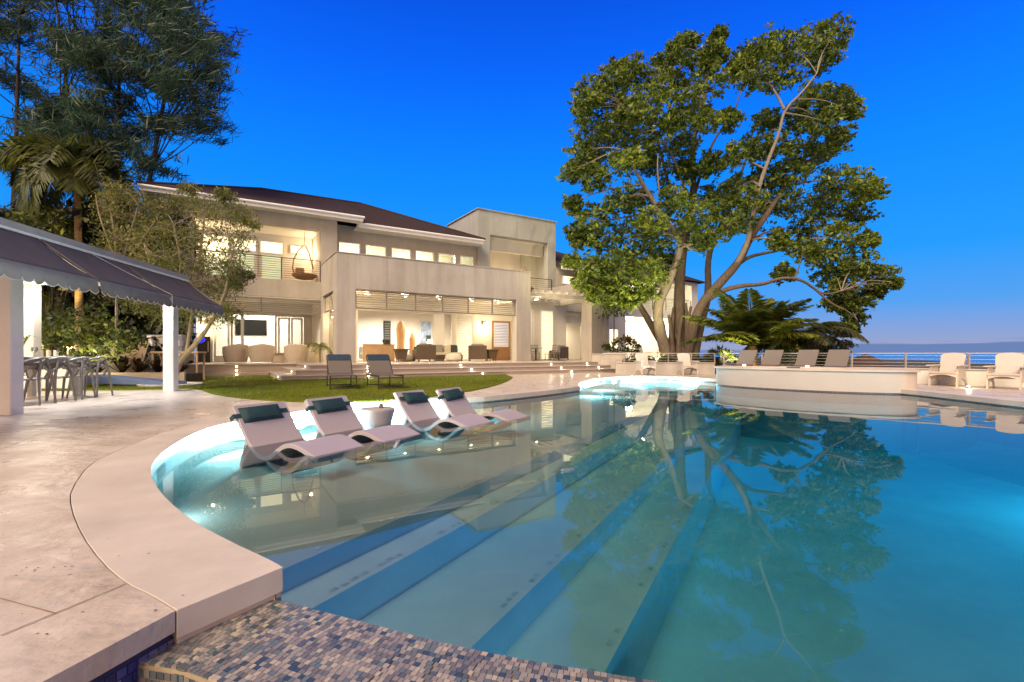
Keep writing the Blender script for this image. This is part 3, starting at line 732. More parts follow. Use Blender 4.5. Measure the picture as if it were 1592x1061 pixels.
r2 = MB(); r2.box(14.9,20.2,7.6,7.7,FZ,3.9); r2.box(20.1,20.2,5.05,7.6,FZ,3.9); r2.box(14.9,20.2,5.05,7.7,3.9,4.0)
r2.build('breakfast_room_wall', M_rose, villa)
fo = MB().box(15.9,17.9,4.74,4.80,5.85,6.46).build('upper_window', M_trim, villa); MB().box(16.0,17.8,4.73,4.738,5.93,6.40).build('pane', M_glow, fo)
for s0, s1 in ((12.6,12.78),(13.35,14.3)):
    louvre('louvre_door', (s0,3.66), (s1,3.66), FZ+.02, 3.85, 1, 28)
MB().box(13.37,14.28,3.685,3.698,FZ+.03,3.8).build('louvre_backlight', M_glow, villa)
fa2 = MB(); fa2.box(15.37,21.2,4.1,4.2,6.75,7.02); fa2.build('fascia', M_trim, villa)
MB().tube([(18.6,4.05,6.85),(18.3,4.5,6.5),(17.9,4.75,6.2)], .06, 8).build('downpipe', M_trim, villa)
rf2 = MB(); rf2.add([(15.37,4.05,7.03),(22.6,4.05,7.03),(22.6,14,7.03),(15.37,14,7.03),(15.37,9,9.3),(18.2,9,9.2)], [(0,1,5,4),(1,2,5),(2,3,4,5),(3,0,4)])
rf2.build('roof', M_roof, villa)
# --- wall lanterns
def lantern(s_, t_, z, p=16, face=(0,-1)):
    f = MB().bbox(s_-.08,s_+.08,t_-.12,t_+.04,z,z+.30,.01).build('wall_lantern', M_pavroof, villa)
    MB().box(s_-.06,s_+.06,t_-.10,t_+.02,z-.012,z-.002).build('bulb', M_lampwarm, f); MB().box(s_-.06,s_+.06,t_-.10,t_+.02,z+.302,z+.312).build('bulb', M_lampwarm, f)
    lamp('lantern_light', 'POINT', (s_+face[0]*.22, t_+face[1]*.22, z-.12), p, (1,.74,.42), .06, villa)
lantern(.13,6.42,2.75,60); lantern(-5.0,6.42,2.45,45)
lantern(.05,5.6,6.55,75,(-1,0)); lantern(-4.6,6.2,6.5,60)
lantern(9.15,3.62,2.75,60); lantern(13.4,8.8,6.4,110)
lantern(.40,2.9,2.85,30,(1,0))
lantern(.60,.66,3.35,150,(0,1)); lantern(9.75,.66,3.35,150,(0,1))  # pair added out of view behind the piers to brighten the portico's back wall
# room lights (recessed downlights in the rooms that show lit)
lamp('tv_room_light', 'POINT', (-2.4,8.0,3.4), 520, (1,.9,.74), .3, villa)
lamp('upper_room_light', 'POINT', (2.5,7.2,7.2), 320, (1,.88,.62), .3, villa); lamp('upper_room_light', 'POINT', (6.8,7.2,7.2), 320, (1,.88,.62), .3, villa)
def shaded_light(s_, t_, z, p, c=(1,.88,.68)):  # ring added around the lamp to block its low-angle glint on the water
    f = MB(); n = 18
    for k in range(n):
        a = 2*math.pi*k/n; b = 2*math.pi*(k+1)/n
        f.add([(s_+.13*math.cos(a),t_+.13*math.sin(a),z-.055),(s_+.13*math.cos(b),t_+.13*math.sin(b),z-.055),(s_+.13*math.cos(b),t_+.13*math.sin(b),z+.07),(s_+.13*math.cos(a),t_+.13*math.sin(a),z+.07)], [(0,1,2,3)])
    f.build('downlight_can', M_trim, villa); lamp('downlight', 'POINT', (s_,t_,z), p, c, .04, villa)
for s_, t_, p in ((2.4,6.4,520),(4.6,7.2,520),(6.6,6.6,560),(8.4,5.2,330)): shaded_light(s_, t_, 3.82, p, (1,.90,.74))
for s_ in (1.6,3.4,5.2,7.0,8.6): shaded_light(s_, 1.0, 3.86, 75, (1,.80,.46))
shaded_light(12.0, 2.2, 4.35, 70, (1,.76,.44)); shaded_light(17.0, 2.5, 3.8, 100, (1,.76,.44)); shaded_light(17.0, 6.2, 3.8, 520, (1,.84,.6))
# --- far wing behind the big tree
fwing = thing('guest_wing', 'brightly lit far wing of the house seen through the big tree', 'house', C0, VA)
fw = MB()
fw.box(20.2,21.0,5.6,6.0,.4,7.2); fw.box(21.0,22.0,5.6,6.0,2.9,7.2); fw.box(21.0,22.0,5.6,6.0,.4,1.3); fw.box(22.0,22.7,5.6,6.0,.4,7.2); fw.box(22.7,30.5,5.6,6.0,3.95,4.6); fw.box(30.5,31.3,5.6,6.0,.4,7.2); fw.box(22.7,30.5,5.6,6.0,6.9,7.2)
fw.box(20.2,20.5,6,11,.4,7.2); fw.box(31.0,31.3,6,11,.4,7.2); fw.box(20.2,31.3,10.7,11,.4,7.2); fw.box(20.5,31,6,10.7,4.0,4.3); fw.box(20.5,31,6,10.7,7.0,7.2); fw.box(22.7,30.5,5.0,10.7,.40,.66)
fw.build('wall', M_white, fwing)
fo = MB(); fo.box(21.0,21.06,5.62,5.7,1.3,2.9); fo.box(21.46,21.54,5.62,5.7,1.3,2.9); fo.box(21.94,22.0,5.62,5.7,1.3,2.9); fo = fo.build('window', M_trim, fwing); MB().box(21.06,21.94,5.72,5.74,1.3,2.9).build('pane', M_glow, fo)
railing('balcony_railing', (22.7,5.7), (30.5,5.7), 4.6, 5.6, 5, 7, fwing)
rf3 = MB(); rf3.add([(19.6,5.0,7.2),(31.9,5.0,7.2),(31.9,11.6,7.2),(19.6,11.6,7.2),(23,8.3,8.9),(28.5,8.3,8.9)], [(0,1,5,4),(1,2,5),(2,3,4,5),(3,0,4)]); rf3.build('roof', M_roof, fwing)
for k, (a, b) in enumerate(((23.0,24.6),(25.2,26.8))):
    f = MB(); f.box(a,a+.1,10.6,10.68,.7,3.2); f.box(b-.1,b,10.6,10.68,.7,3.2); f.box(a+.1,b-.1,10.6,10.68,3.1,3.2)
    fo = f.build('glass_door', M_trim, fwing); MB().box(a+.1,b-.1,10.62,10.64,.7,3.1).build('pane', M_mirror, fo)
for s_, z, p in ((25,3.5,600),(29,3.4,600),(26.5,6.5,380)): lamp('wing_light', 'POINT', (s_,7.6,z), p, (1,.84,.56), .3, fwing)
for s_, z in ((26.2,3.6),(29.6,3.55),(28.4,5.6)):
    f = MB().box(s_-.07,s_+.07,5.35,5.5,z,z+.3).build('porch_lantern', M_dkmetal, fwing); MB().lathe([(.05,-.14),(.08,-.05),(.05,0)],10,(s_,5.42,z)).build('bulb', M_lampwarm, f)
    lamp('porch_light', 'POINT', (s_,5.1,z-.2), 45, (1,.8,.48), .1, fwing)

# ------------------------------------------------------------------ terrace with steps and step lights
terr = thing('terrace', 'raised stone terrace with three wide steps and small recessed step lights', 'terrace', C0, VA); terr['kind'] = 'structure'
def terr_poly(sl_, tl_, sr_): return [(sl_,.6),(sl_,tl_),(sr_,tl_),(sr_,.6)]
hts = [DZ-.05, .298, .466, FZ]
for k, (sl_, tl_, sr_) in enumerate(((-2.55,-3.90,13.2),(-2.05,-3.42,12.75),(-1.52,-2.94,12.3))):
    z1 = hts[k+1]
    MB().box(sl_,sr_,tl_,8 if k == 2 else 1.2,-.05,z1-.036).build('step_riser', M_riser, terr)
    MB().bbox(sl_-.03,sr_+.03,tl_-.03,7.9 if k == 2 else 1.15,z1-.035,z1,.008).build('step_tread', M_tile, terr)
MB().box(-6.9,-1.5,.62,9.9,-.05,FZ-.04).build('plank_front', M_planks, terr)
MB().bbox(-6.95,-1.54,.57,9.9,FZ-.038,FZ-.001,.008).build('terrace_paving', M_tile, terr)
MB().bbox(-6.95,-2.58,.40,.60,-.02,.27,.01).build('plank_ledge', M_planks, terr)
MB().box(12.2,20.5,.02,10.4,-.05,FZ-.03).build('courtyard_base', M_riser, terr)
MB().box(9.6,20.2,3.96,7.58,FZ-.032,FZ+.012).build('room_floor', M_tile, terr)
MB().box(.32,9.58,3.97,9.48,FZ+.001,FZ+.014).build('room_floor', M_tile, terr)
MB().box(-5.28,.98,6.72,9.98,FZ-.03,FZ+.014).build('room_floor', M_tile, terr)
def steplight(s_, t_, z, f=(0,-1), p=1.6):
    a = .045
    if f[1]: MB().box(s_-.035,s_+.035,t_-.008,t_+.01,z-.02,z+.02).build('step_light', M_lampwhite, terr)
    else: MB().box(s_-.008,s_+.01,t_-.035,t_+.035,z-.02,z+.02).build('step_light', M_lampwhite, terr)
    lamp('step_light_beam', 'SPOT', (s_+f[0]*.03, t_+f[1]*.03, z), p*9, (1,.88,.66), .02, terr, target=(s_+f[0], t_+f[1], z-.75), spot=130, blend=.8)
for q, zz in enumerate((.215,.38,.55)):
    for s_ in (.35+q*.12, 4.55+.28*(2-q), 9.35+.25*(2-q), 11.6-q*.0):
        if s_ > 11 and q == 0: continue
        steplight(s_+(.35 if s_ > 11 and q == 1 else 0), (-3.90,-3.42,-2.94)[q], zz)
for z in (.20,.37,.53): steplight(-3.75, .40 if z < .25 else .62, z)
for q, zz in enumerate((.215,.38,.55)): steplight((-2.55,-2.05,-1.52)[q], -2.75+.45*q, zz, (-1,0), .8)

# ------------------------------------------------------------------ garden walls, railings, spa
def wall_between(name, label, p0, p1, z0, z1, th, m, cap=None, group=None):
    t = thing(name, label, 'wall', (0,0,0), 0, group)
    p0 = Vector((*p0,0)); p1 = Vector((*p1,0)); zc = (z0+z1)/2
    MB().beam(p0+Vector((0,0,zc)), p1+Vector((0,0,zc)), th, z1-z0).build('wall_body', m, t, bevel=.01)
    d = (p1-p0).normalized()*.015
    if cap: MB().beam(p0-d+Vector((0,0,z1+.024)), p1+d+Vector((0,0,z1+.024)), th+.05, .045).build('coping_cap', cap, t, bevel=.008)
    return t
wall_between('planter_wall', 'tall cream planter wall at the right end of the wide steps', (4.15,25.1), (5.85,25.1), .0, 1.0, .35, M_stucco, M_stucco)
wall_between('retaining_wall', 'long low retaining wall behind the pair of white deck chairs', (4.85,22.5), (9.2,21.9), .0, .60, .30, M_cement, M_cement)
wall_between('side_wall', 'short low wall joining the retaining wall to the planter wall', (5.60,24.9), (5.05,22.72), .0, .72, .30, M_cement, M_cement)
wall_between('parapet_wall', 'low cream parapet under the steel railing beside the raised spa', (8.35,18.95), (17.2,10.1), -.8, .56, .22, M_cream, M_tile)
def rail_thing(label, p0, p1, z0, z1, posts, bars, double=()):
    t = thing('steel_railing', label, 'railing', (0,0,0))
    P0 = Vector((*p0,0)); P1 = Vector((*p1,0))
    MB().beam(P0+Vector((0,0,z1)), P1+Vector((0,0,z1)), .055, .03).build('top_rail', M_steel, t)
    for k in range(posts+1):
        c = P0.lerp(P1, k/posts); d = (P1-P0).normalized()*.045
        for sg in ((-1,1) if k in double else (0,)):
            MB().beam(c+d*sg+Vector((0,0,z0)), c+d*sg+Vector((0,0,z1-.016)), .045, .045).build('post', M_steel, t)
    for k in range(bars):
        z = z0+(z1-z0)*(k+.8)/(bars+.5); MB().tube([P0+Vector((0,0,z)), P1+Vector((0,0,z))], .007, 5).build('rod', M_steel, t)
    return t
rail_thing('steel rod railing on the retaining wall in front of the big tree', (4.3,22.95), (9.2,21.85), .62, 1.06, 5, 3)
rail_thing('steel rod railing on the parapet, the open sea behind it', (8.35,18.95), (17.2,10.1), .58, 1.06, 9, 4, double=(5,))
rail_thing('short pale railing in front of the flowering shrub by the cement pier', (5.2,26.6), (8.2,26.6), .62, 1.12, 2, 2)
# raised oval spa standing in the pool edge
spa = thing('raised_spa', 'oval raised spa with smooth pale wall and overhanging rim beside the pool', 'spa', (8.75,14.42,0), math.atan2(-3.96,3.57))
MB().lathe([(1,-1.5),(1,-.02),(1,.0),(1.0,.565)], 72, (0,0,0), 2.62, 1.12).build('spa_wall', mat('spa_render', (.47,.42,.37), .7, var=.05, scale=1.2, bump=.05, bscale=40), spa, smooth=True)
rim = MB(); nseg = 72; o_ = []
for (f, z) in ((1.0,.566),(1.026,.572),(1.028,.615),(1.0,.63),(.84,.63),(.80,.622),(.80,.45)):
    for k in range(nseg):
        t = 2*math.pi*k/nseg; g = 0 if f > .9 else .0
        rim.v.append((2.62*math.cos(t)*f, 1.12*math.sin(t)*(f if f > .9 else f-.06), z))
for r_ in range(6):
    for k in range(nseg): rim.f.append((r_*nseg+k, r_*nseg+(k+1)%nseg, (r_+1)*nseg+(k+1)%nseg, (r_+1)*nseg+k))
rim.build('spa_rim', M_coping, spa, smooth=True)
MB().lathe([(.79,.50),(.79,.512)], 48, (0,0,0), 2.62, 1.05).build('spa_water', mat('spa_water', (.03,.25,.33), .03), spa)
MB().lathe([(1.003,-.3),(1.003,.035)], 72, (0,0,0), 2.62, 1.12).build('waterline_tile_band', mat('spa_tile', (.10,.09,.09), .4, var=.5, scale=18), spa, smooth=True)

# ------------------------------------------------------------------ pool lamps (underwater niches, lit)
def pool_lamp(x, y, z, p, dirv, col=(.78,.95,1.0), size=.10):
    d = Vector((*dirv, 0)).normalized()
    t = lamp('pool_light', 'POINT', (x+d.x*.16, y+d.y*.16, z), p, col, size)
    return t
for (px, py, p, dv) in ((330,658,170,(1,-.6)),(418,648,420,(.9,-.5)),(490,636,560,(.9,-.5)),(600,622,560,(.7,-.7)),(690,619,300,(.6,-.8))):
    g = G(px, py, DZ); pool_lamp(g[0], g[1], -.10, p, dv, (.86,.97,1.0))
pool_lamp(-2.83, 3.75, -.1, 10, (1,.1))
for (x, y, p) in ((2.35,14.9,170),(3.2,17.6,170),(5.1,19.2,190),(6.7,18.5,150)): pool_lamp(x, y, -.10, p, (4.5-x, 14-y))
for (x, y, p, dv) in ((9.55,6.4,420,(-1,.1)),(9.7,2.2,420,(-1,.1)),(7.4,-1.0,160,(-.3,1))): pool_lamp(x, y, -.85, p, dv, (.45,.84,1.0), .12)

# ------------------------------------------------------------------ ledge loungers
LANG = math.atan2(-.48,.877)
def lounger(label, x, y, first=None):
    z0 = -.30
    if first: return dup(first, (x,y,z0), LANG+rnd.uniform(-.03,.03), label)
    t = thing('pool_lounger', label, 'lounger', (x,y,z0), LANG, 'white ledge loungers standing in the shallow water')
    prof = smooth_pts([(-.37,.73),(-.25,.57),(-.13,.41),(-.02,.29),(.10,.215),(.21,.19),(.32,.215),(.43,.29),(.54,.355),(.66,.38),(.79,.36),(.91,.32),(1.02,.28),(1.08,.262)], 2)
    MB().ribbon(prof, -.335, .335, .05).build('shell', M_lounger, t, smooth=True, bevel=.018)
    MB().ribbon(smooth_pts([(.25,.165),(.34,.11),(.46,.07),(.60,.075),(.74,.16),(.85,.25),(.92,.285)], 2), -.325, .325, .04).build('under_arch', M_lounger, t, smooth=True)
    MB().ribbon(smooth_pts([(-.13,.38),(-.20,.22),(-.25,.09),(-.26,.0)], 2), -.30, .30, .045).build('back_support', M_lounger, t, smooth=True)
    pl = MB(); n1, n2 = 14, 7
    ux = Vector((.60,0,-.80)).normalized(); nn = Vector((.80,0,.60)).normalized(); c = Vector((-.285,0,.615))
    for side in (1, -.15):
        o = len(pl.v)
        for i in range(n1+1):
            for j in range(n2+1):
                a = i/n1*2-1; b = j/n2*2-1; h = (max(0,1-a**6)*max(0,1-b**4))**.6*.055*side
                pl.v.append(tuple(c + Vector((0,a*.255,0)) + ux*b*.105 + nn*(h+.032)))
        for i in range(n1):
            for j in range(n2):
                q = o+i*(n2+1)+j; pl.f.append((q,q+1,q+n2+2,q+n2+1))
    p = pl.build('pillow', M_pillow, t, smooth=True)
    for sg in (-1,1): MB().add([tuple(c+Vector((0,sg*.25,0))+ux*-.03+nn*.036), tuple(c+Vector((0,sg*.25,0))+ux*.03+nn*.036), tuple(c+Vector((0,sg*.345,0))+ux*.03+nn*.034), tuple(c+Vector((0,sg*.345,0))+ux*-.03+nn*.034),
                              tuple(c+Vector((0,sg*.346,0))+ux*.03-nn*.04), tuple(c+Vector((0,sg*.346,0))+ux*-.03-nn*.04)], [(0,1,2,3),(3,2,4,5)]).build('strap', M_pillow, p)
    return t
lo = lounger('white pool lounger with teal pillow nearest the smooth coping and the camera', -2.76, 5.69)
lounger('white pool lounger between the nearest lounger and the round table', -2.27, 6.52, lo)
lounger('white pool lounger just beyond the round table', -1.37, 7.67, lo)
lounger('white pool lounger farthest out, its foot toward the open water', -.80, 8.29, lo)
for i_, o_ in enumerate([o for o in bpy.data.objects if o.name.startswith('pillow') and o.parent and o.parent.name.startswith('pool_lounger')]):
    o_.location = (rnd.uniform(-.006,.012), rnd.uniform(-.03,.03), 0); o_.rotation_euler = (rnd.uniform(-.05,.05), 0, 0)
tb = thing('pool_table', 'white round pool side table standing in the water between loungers', 'table', (-2.04,7.32,-.278), 0)
MB().lathe([(.165,0),(.17,.10),(.185,.2),(.225,.34),(.25,.44),(.258,.46),(.258,.49),(.245,.497)], 36).build('bowl', M_lounger, tb, smooth=True)
MB().lathe([(.225,.4975),(.225,.502),(.05,.503)], 36).build('inset_top', M_cement, tb, smooth=True)
gl = thing('drinking_glass', 'clear drinking glass standing on the round pool table', 'glass', (-1.98,7.28,.226), 0)
MB().lathe([(.03,0),(.032,.005),(.036,.10),(.040,.16)], 20).build('tumbler', M_glass, gl, smooth=True)
MB().lathe([(.028,.006),(.031,.07)], 16).build('drink', M_candle and mat('pale_drink', (.6,.5,.35), .2), gl, smooth=True)

# ------------------------------------------------------------------ lawn chaises
def chaise(label, x, y, rz, first=None):
    if first: return dup(first, (x,y,DZ+.006), rz, label)
    t = thing('lawn_chaise', label, 'sun chaise', (x,y,DZ+.006), rz, 'dark framed chaises on the lawn')
    # local +x runs from the head to the foot
    for sy in (-.31,.31):
        f = MB(); f.beam((-.55,sy,.34),(.95,sy,.34),.03,.04); f.build('side_rail', M_dkmetal, t)
        f = MB(); f.tube([(.93,sy,.33),(.93,sy,.0)], .016, 8); f.build('leg', M_dkmetal, t)
        f = MB(); f.tube([(-.45,sy,.33),(-.45,sy,.0)], .016, 8); f.build('leg', M_dkmetal, t)
    MB().beam((.93,-.31,.05),(.93,.31,.05),.025,.025).beam((.93,-.31,.30),(.93,.31,.30),.025,.025).build('foot_stretcher', M_dkmetal, t)
    MB().beam((-.45,-.31,.06),(-.45,.31,.06),.025,.025).build('head_stretcher', M_dkmetal, t)
    MB().ribbon([(-.12,.372),(.2,.362),(.6,.362),(.94,.372)], -.29, .29, .012).build('seat_sling', M_sling, t)
    bk = MB().tube([(-.12,-.31,.36),(-.595,-.31,.855),(-.60,-.30,.86),(-.60,.30,.86),(-.595,.31,.855),(-.12,.31,.36)], .016, 8)
    b = bk.build('back_frame', M_dkmetal, t)
    MB().ribbon([(-.12,.385),(-.35,.615),(-.595,.865)], -.29, .29, .012).build('back_sling', M_sling, b)
    MB().ribbon([(-.45,.725),(-.51,.785),(-.585,.87),(-.615,.88),(-.63,.85)], -.285, .285, .03).build('headrest', M_navy, b)
    MB().beam((-.30,-.28,.56),(-.48,-.28,.34),.015,.02).beam((-.30,.28,.56),(-.48,.28,.34),.015,.02).build('prop', M_dkmetal, b)
    return t
ch = chaise('dark framed lawn chaise with navy headrest closer to the pavilion', -4.58, 12.85, R(-66))
chaise('dark framed lawn chaise with navy headrest farther from the pavilion', -3.50, 13.0, R(-62), ch)
# chaises behind the spa
def deckchaise(label, x, y, rz, first=None):
    if first: return dup(first, (x,y,DZ), rz, label)
    t = thing('deck_chaise', label, 'sun chaise', (x,y,DZ), rz, 'taupe chaises in a row behind the spa')
    MB().ribbon([(-.1,.50),(.3,.47),(1.1,.47)], -.3, .3, .05).build('seat_sling', M_sling, t)
    MB().ribbon([(-.1,.50),(-.28,.76),(-.47,1.04)], -.31, .31, .05).build('back_sling', mat('taupe_back', (.16,.14,.12), .8, var=.06, scale=20), t, bevel=.012)
    for sx, sy in ((1.05,.28),(1.05,-.28),(-.3,.28),(-.3,-.28)): MB().beam((sx,sy,0),(sx,sy,.46),.04,.04).build('leg', M_dkmetal, t)
    return t
dc = None
for k, (px, d, lb) in enumerate(((1155,17.6,'taupe chaise back above the spa rim, first from the palm'),(1195,16.9,'taupe chaise back above the spa rim, second from the palm'),(1249,16.1,'taupe chaise back above the spa rim, third from the palm'),(1297,15.5,'taupe chaise back above the spa rim, nearest the thatched roof'))):
    x = (px-CX)/FPX*d; o = deckchaise(lb, x, d, R(218), dc); dc = dc or o
for k, (px, d, lb) in enumerate(((1157,16.35,'small lit candle on the spa rim below the second chaise'),(1255,14.75,'small lit candle on the spa rim below the third chaise'))):
    t = thing('tealight', lb, 'candle', ((px-CX)/FPX*d, d, .631), 0, 'lit candles on the spa rim')
    MB().lathe([(.05,0),(.055,.05),(.05,.052)], 14).build('cup', M_candle, t, smooth=True)

# ------------------------------------------------------------------ white deck chairs
def deckchair(label, x, y, rz, first=None):
    if first: return dup(first, (x,y,DZ), rz, label)
    t = thing('deck_chair', label, 'deck chair', (x,y,DZ), rz, 'white moulded deck chairs')
    # faces local -y
    MB().ribbon(smooth_pts([(-.42,.36),(-.36,.40),(-.2,.38),(.05,.30),(.22,.27)],1), -.29, .29, .035).xform(Matrix.Rotation(R(90),4,'Z')).build('seat', M_chairw, t, smooth=True)
    # curved front apron with an arch
    ap = MB(); n = 12; vs = []
    for k in range(n+1):
        xx = -.29+.58*k/n; vs += [(xx,-.40,.39),(xx,-.41,.26+.07*math.cos((xx/.29)*math.pi/2))]
    ap.add(vs, [(2*k,2*k+2,2*k+3,2*k+1) for k in range(n)]); ap.add([(v[0],v[1]+.03,v[2]) for v in vs], [(2*k+1,2*k+3,2*k+2,2*k) for k in range(n)])
    ap.build('apron', M_chairw, t)
    # back: tall slab with a rounded top
    bk = MB(); n = 10; hw = .28
    outl = [(-.24,.0),(.24,.0)] + [(hw*math.cos(a)*(1) , .66+.10*math.sin(a)) for a in [math.pi*k/n for k in range(n+1)]]
    d = Vector((0,.44,.90)).normalized(); nrm = Vector((0,-d.z,d.y))
    base = Vector((0,.16,.26)); m_ = len(outl)
    bk.v = [tuple(base+Vector((p[0],0,0))+d*p[1]+nrm*.018) for p in outl] + [tuple(base+Vector((p[0],0,0))+d*p[1]-nrm*.018) for p in outl]
    bk.f = [tuple(range(m_)), tuple(range(2*m_-1,m_-1,-1))] + [(i,m_+i,m_+(i+1)%m_,(i+1)%m_) for i in range(m_)]
    bk.build('backrest', M_chairw, t, bevel=.008)
    for sx in (-1,1):
        # side leg panel: an A with an arched foot opening
        x0 = .30*sx; prof = [(-.40,.0),(-.33,.0),(-.22,.17),(0,.22),(.25,.15),(.38,.0),(.47,.0),(.30,.28),(.26,.55),(.20,.57),(-.30,.57),(-.34,.52)]
        tri = tessellate_polygon([[Vector((p[0],p[1],0)) for p in prof]]); q = MB(); m_ = len(prof)
        q.v = [(x0-.016*1,p[0],p[1]) for p in prof]+[(x0+.016,p[0],p[1]) for p in prof]
        q.f = [tuple(t_) for t_ in tri]+[tuple(m_+i for i in t_[::-1]) for t_ in tri]+[(i,(i+1)%m_,m_+(i+1)%m_,m_+i) for i in range(m_)]
        sp_ = q.build('side_leg', M_chairw, t)
        MB().bbox(x0-.065,x0+.065,-.46,.34,.572,.60,.012).build('armrest', M_chairw, t)
    return t
d1 = deckchair('white deck chair against the low wall, nearer the steps', 5.75, 20.75, R(8))
deckchair('white deck chair against the low wall, nearer the spa', 7.55, 20.75, R(0), d1)
deckchair('white deck chair in front of the sea railing, next to the spa', 12.45, 13.75, R(-58), d1)
deckchair('white deck chair in front of the sea railing, at the photo edge', 12.85, 12.5, R(-54), d1)
lp = thing('deck_spotlight', 'small bright spotlight on the deck under the edge chair', 'spotlight', (12.1,12.75,DZ), 0)
MB().lathe([(.05,0),(.05,.04),(.04,.05)], 14).build('housing', M_steel, lp); MB().lathe([(.035,.05),(.03,.062)], 14).build('lens', M_lampwhite, lp)
lamp('spot_glow', 'POINT', (0,0,.12), 8, (1,.72,.35), .03, lp)

# ------------------------------------------------------------------ pavilion with awning
PA = math.atan2(.156,.988)
pav = thing('pavilion', 'open dining pavilion with square white columns and a slate canvas awning', 'pavilion', (-7.5,7.2,DZ), PA)
def colm(x, y): return MB().bbox(x-.24,x,y,y+.24,0,2.55,.012).build('column', M_pavwhite, pav)
for x, y in ((0,0),(0,4.52),(-3.0,4.56),(-3.0,0),(0,-4.0)): colm(x, y)
bm_ = MB(); bm_.box(-.22,-.02,-4.4,4.74,2.552,2.70); bm_.box(-3.22,-3.02,-4.4,4.78,2.552,2.70); bm_.box(-3.02,-.22,4.54,4.74,2.552,2.70); bm_.box(-3.02,-.22,.02,.22,2.552,2.70)
bm_.build('beam', M_pavwhite, pav)
MB().box(-3.3,.10,-4.5,4.80,2.702,2.74).build('ceiling', M_pavwhite, pav)
rr = MB(); rr.add([(-3.4,-4.6,2.742),(.17,-4.6,2.742),(.17,4.86,2.742),(-3.4,4.86,2.742),(-3.4,-4.6,2.86),(.17,-4.6,2.86),(.17,4.86,2.86),(-3.4,4.86,2.86),(-1.6,-4.6,3.12),(-1.6,4.86,3.12)],
                  [(0,3,2,1),(0,1,5,8,4),(2,3,7,9,6),(1,2,6,5),(3,0,4,7),(5,6,9,8),(7,4,8,9)])
rr.build('roof', M_pavroof, pav)
MB().box(.172,.20,-4.6,4.86,2.715,2.745).build('white_trim', M_white, pav)
AX0, AZ0, AX1, AZ1 = .20, 2.70, 1.02, 2.08
for y0, y1 in ((-4.6,-2.3),(-2.26,.22),(.27,2.30),(2.34,4.74)):
    a = MB(); nx, ny = 10, 24
    for i in range(nx+1):
        for j in range(ny+1):
            u_ = i/nx; v_ = j/ny; sag = -.05*math.sin(math.pi*u_)*(.6+.4*math.cos(2*math.pi*v_*3)) + .012*math.sin(v_*17+u_*3)*u_
            a.v.append((AX0+(AX1-AX0)*u_, y0+(y1-y0)*v_, AZ0+(AZ1-AZ0)*u_+sag))
    for i in range(nx):
        for j in range(ny):
            q = i*(ny+1)+j; a.f.append((q,q+1,q+ny+2,q+ny+1))
    ap = a.build('awning', M_awning, pav, smooth=True)
    m_ = ap.modifiers.new('thick', 'SOLIDIFY'); m_.thickness = .008
    v = MB(); pipe = []; ns = max(6, round((y1-y0)/.2)); per = 12; tot = ns*per
    for j in range(tot+1):
        yy = y0+(y1-y0)*j/tot; sc = abs(math.sin(math.pi*j/per))**.55; wob = .02*math.sin(yy*9)+.012*math.sin(yy*23)
        zb = AZ1-.175-.055*sc
        v.v += [(AX1+.002, yy, AZ1+.004), (AX1+.012+wob*.4, yy, AZ1-.09), (AX1+.012+wob, yy, zb)]; pipe.append((AX1+.014+wob, yy, zb))
    for j in range(tot):
        for k in range(2): v.f.append((3*j+k,3*j+k+1,3*j+k+4,3*j+k+3))
    vo = v.build('valance', M_valance, ap, smooth=True); m_ = vo.modifiers.new('thick', 'SOLIDIFY'); m_.thickness = .006
    MB().tube(pipe, .006, 5).build('piping', M_piping, vo)
    MB().tube([(AX0,y0+.01,AZ0-.02),(AX1,y0+.01,AZ1-.02)], .016, 6).build('awning_arm', M_dkmetal, ap)
MB().add([(AX0,4.735,AZ0),(AX1,4.735,AZ1),(AX1,4.735,AZ1-.19),(AX0-.05,4.735,AZ0-.5)], [(0,1,2,3)]).build('end_valance', M_valance, pav)
MB().tube([(AX0+.05,1.2,AZ0+.01),(.6,1.75,2.42),(AX1+.03,2.32,AZ1+.02),(AX1+.04,2.33,AZ1-.16)], .006, 5).build('crank_cord', M_piping, pav)
for x, y in ((-1.6,3.2),(-1.6,1.0),(-.6,2.2),(-.5,4.0)):
    f = MB().lathe([(.07,2.68),(.075,2.70)], 16, (x,y,0)).build('downlight', M_lampwhite, pav)
    lamp('downlight_beam', 'SPOT', (x,y,2.66), 230, (.95,.96,1.0), .05, pav, target=(x+.25,y,0), spot=105, blend=.35)
f = MB().bbox(-2.98,-2.86,4.44,4.54,2.26,2.42,.01).build('sconce', M_lampwarm, pav); lamp('sconce_light', 'POINT', (-2.7,4.30,2.25), 45, (1,.9,.74), .05, pav)

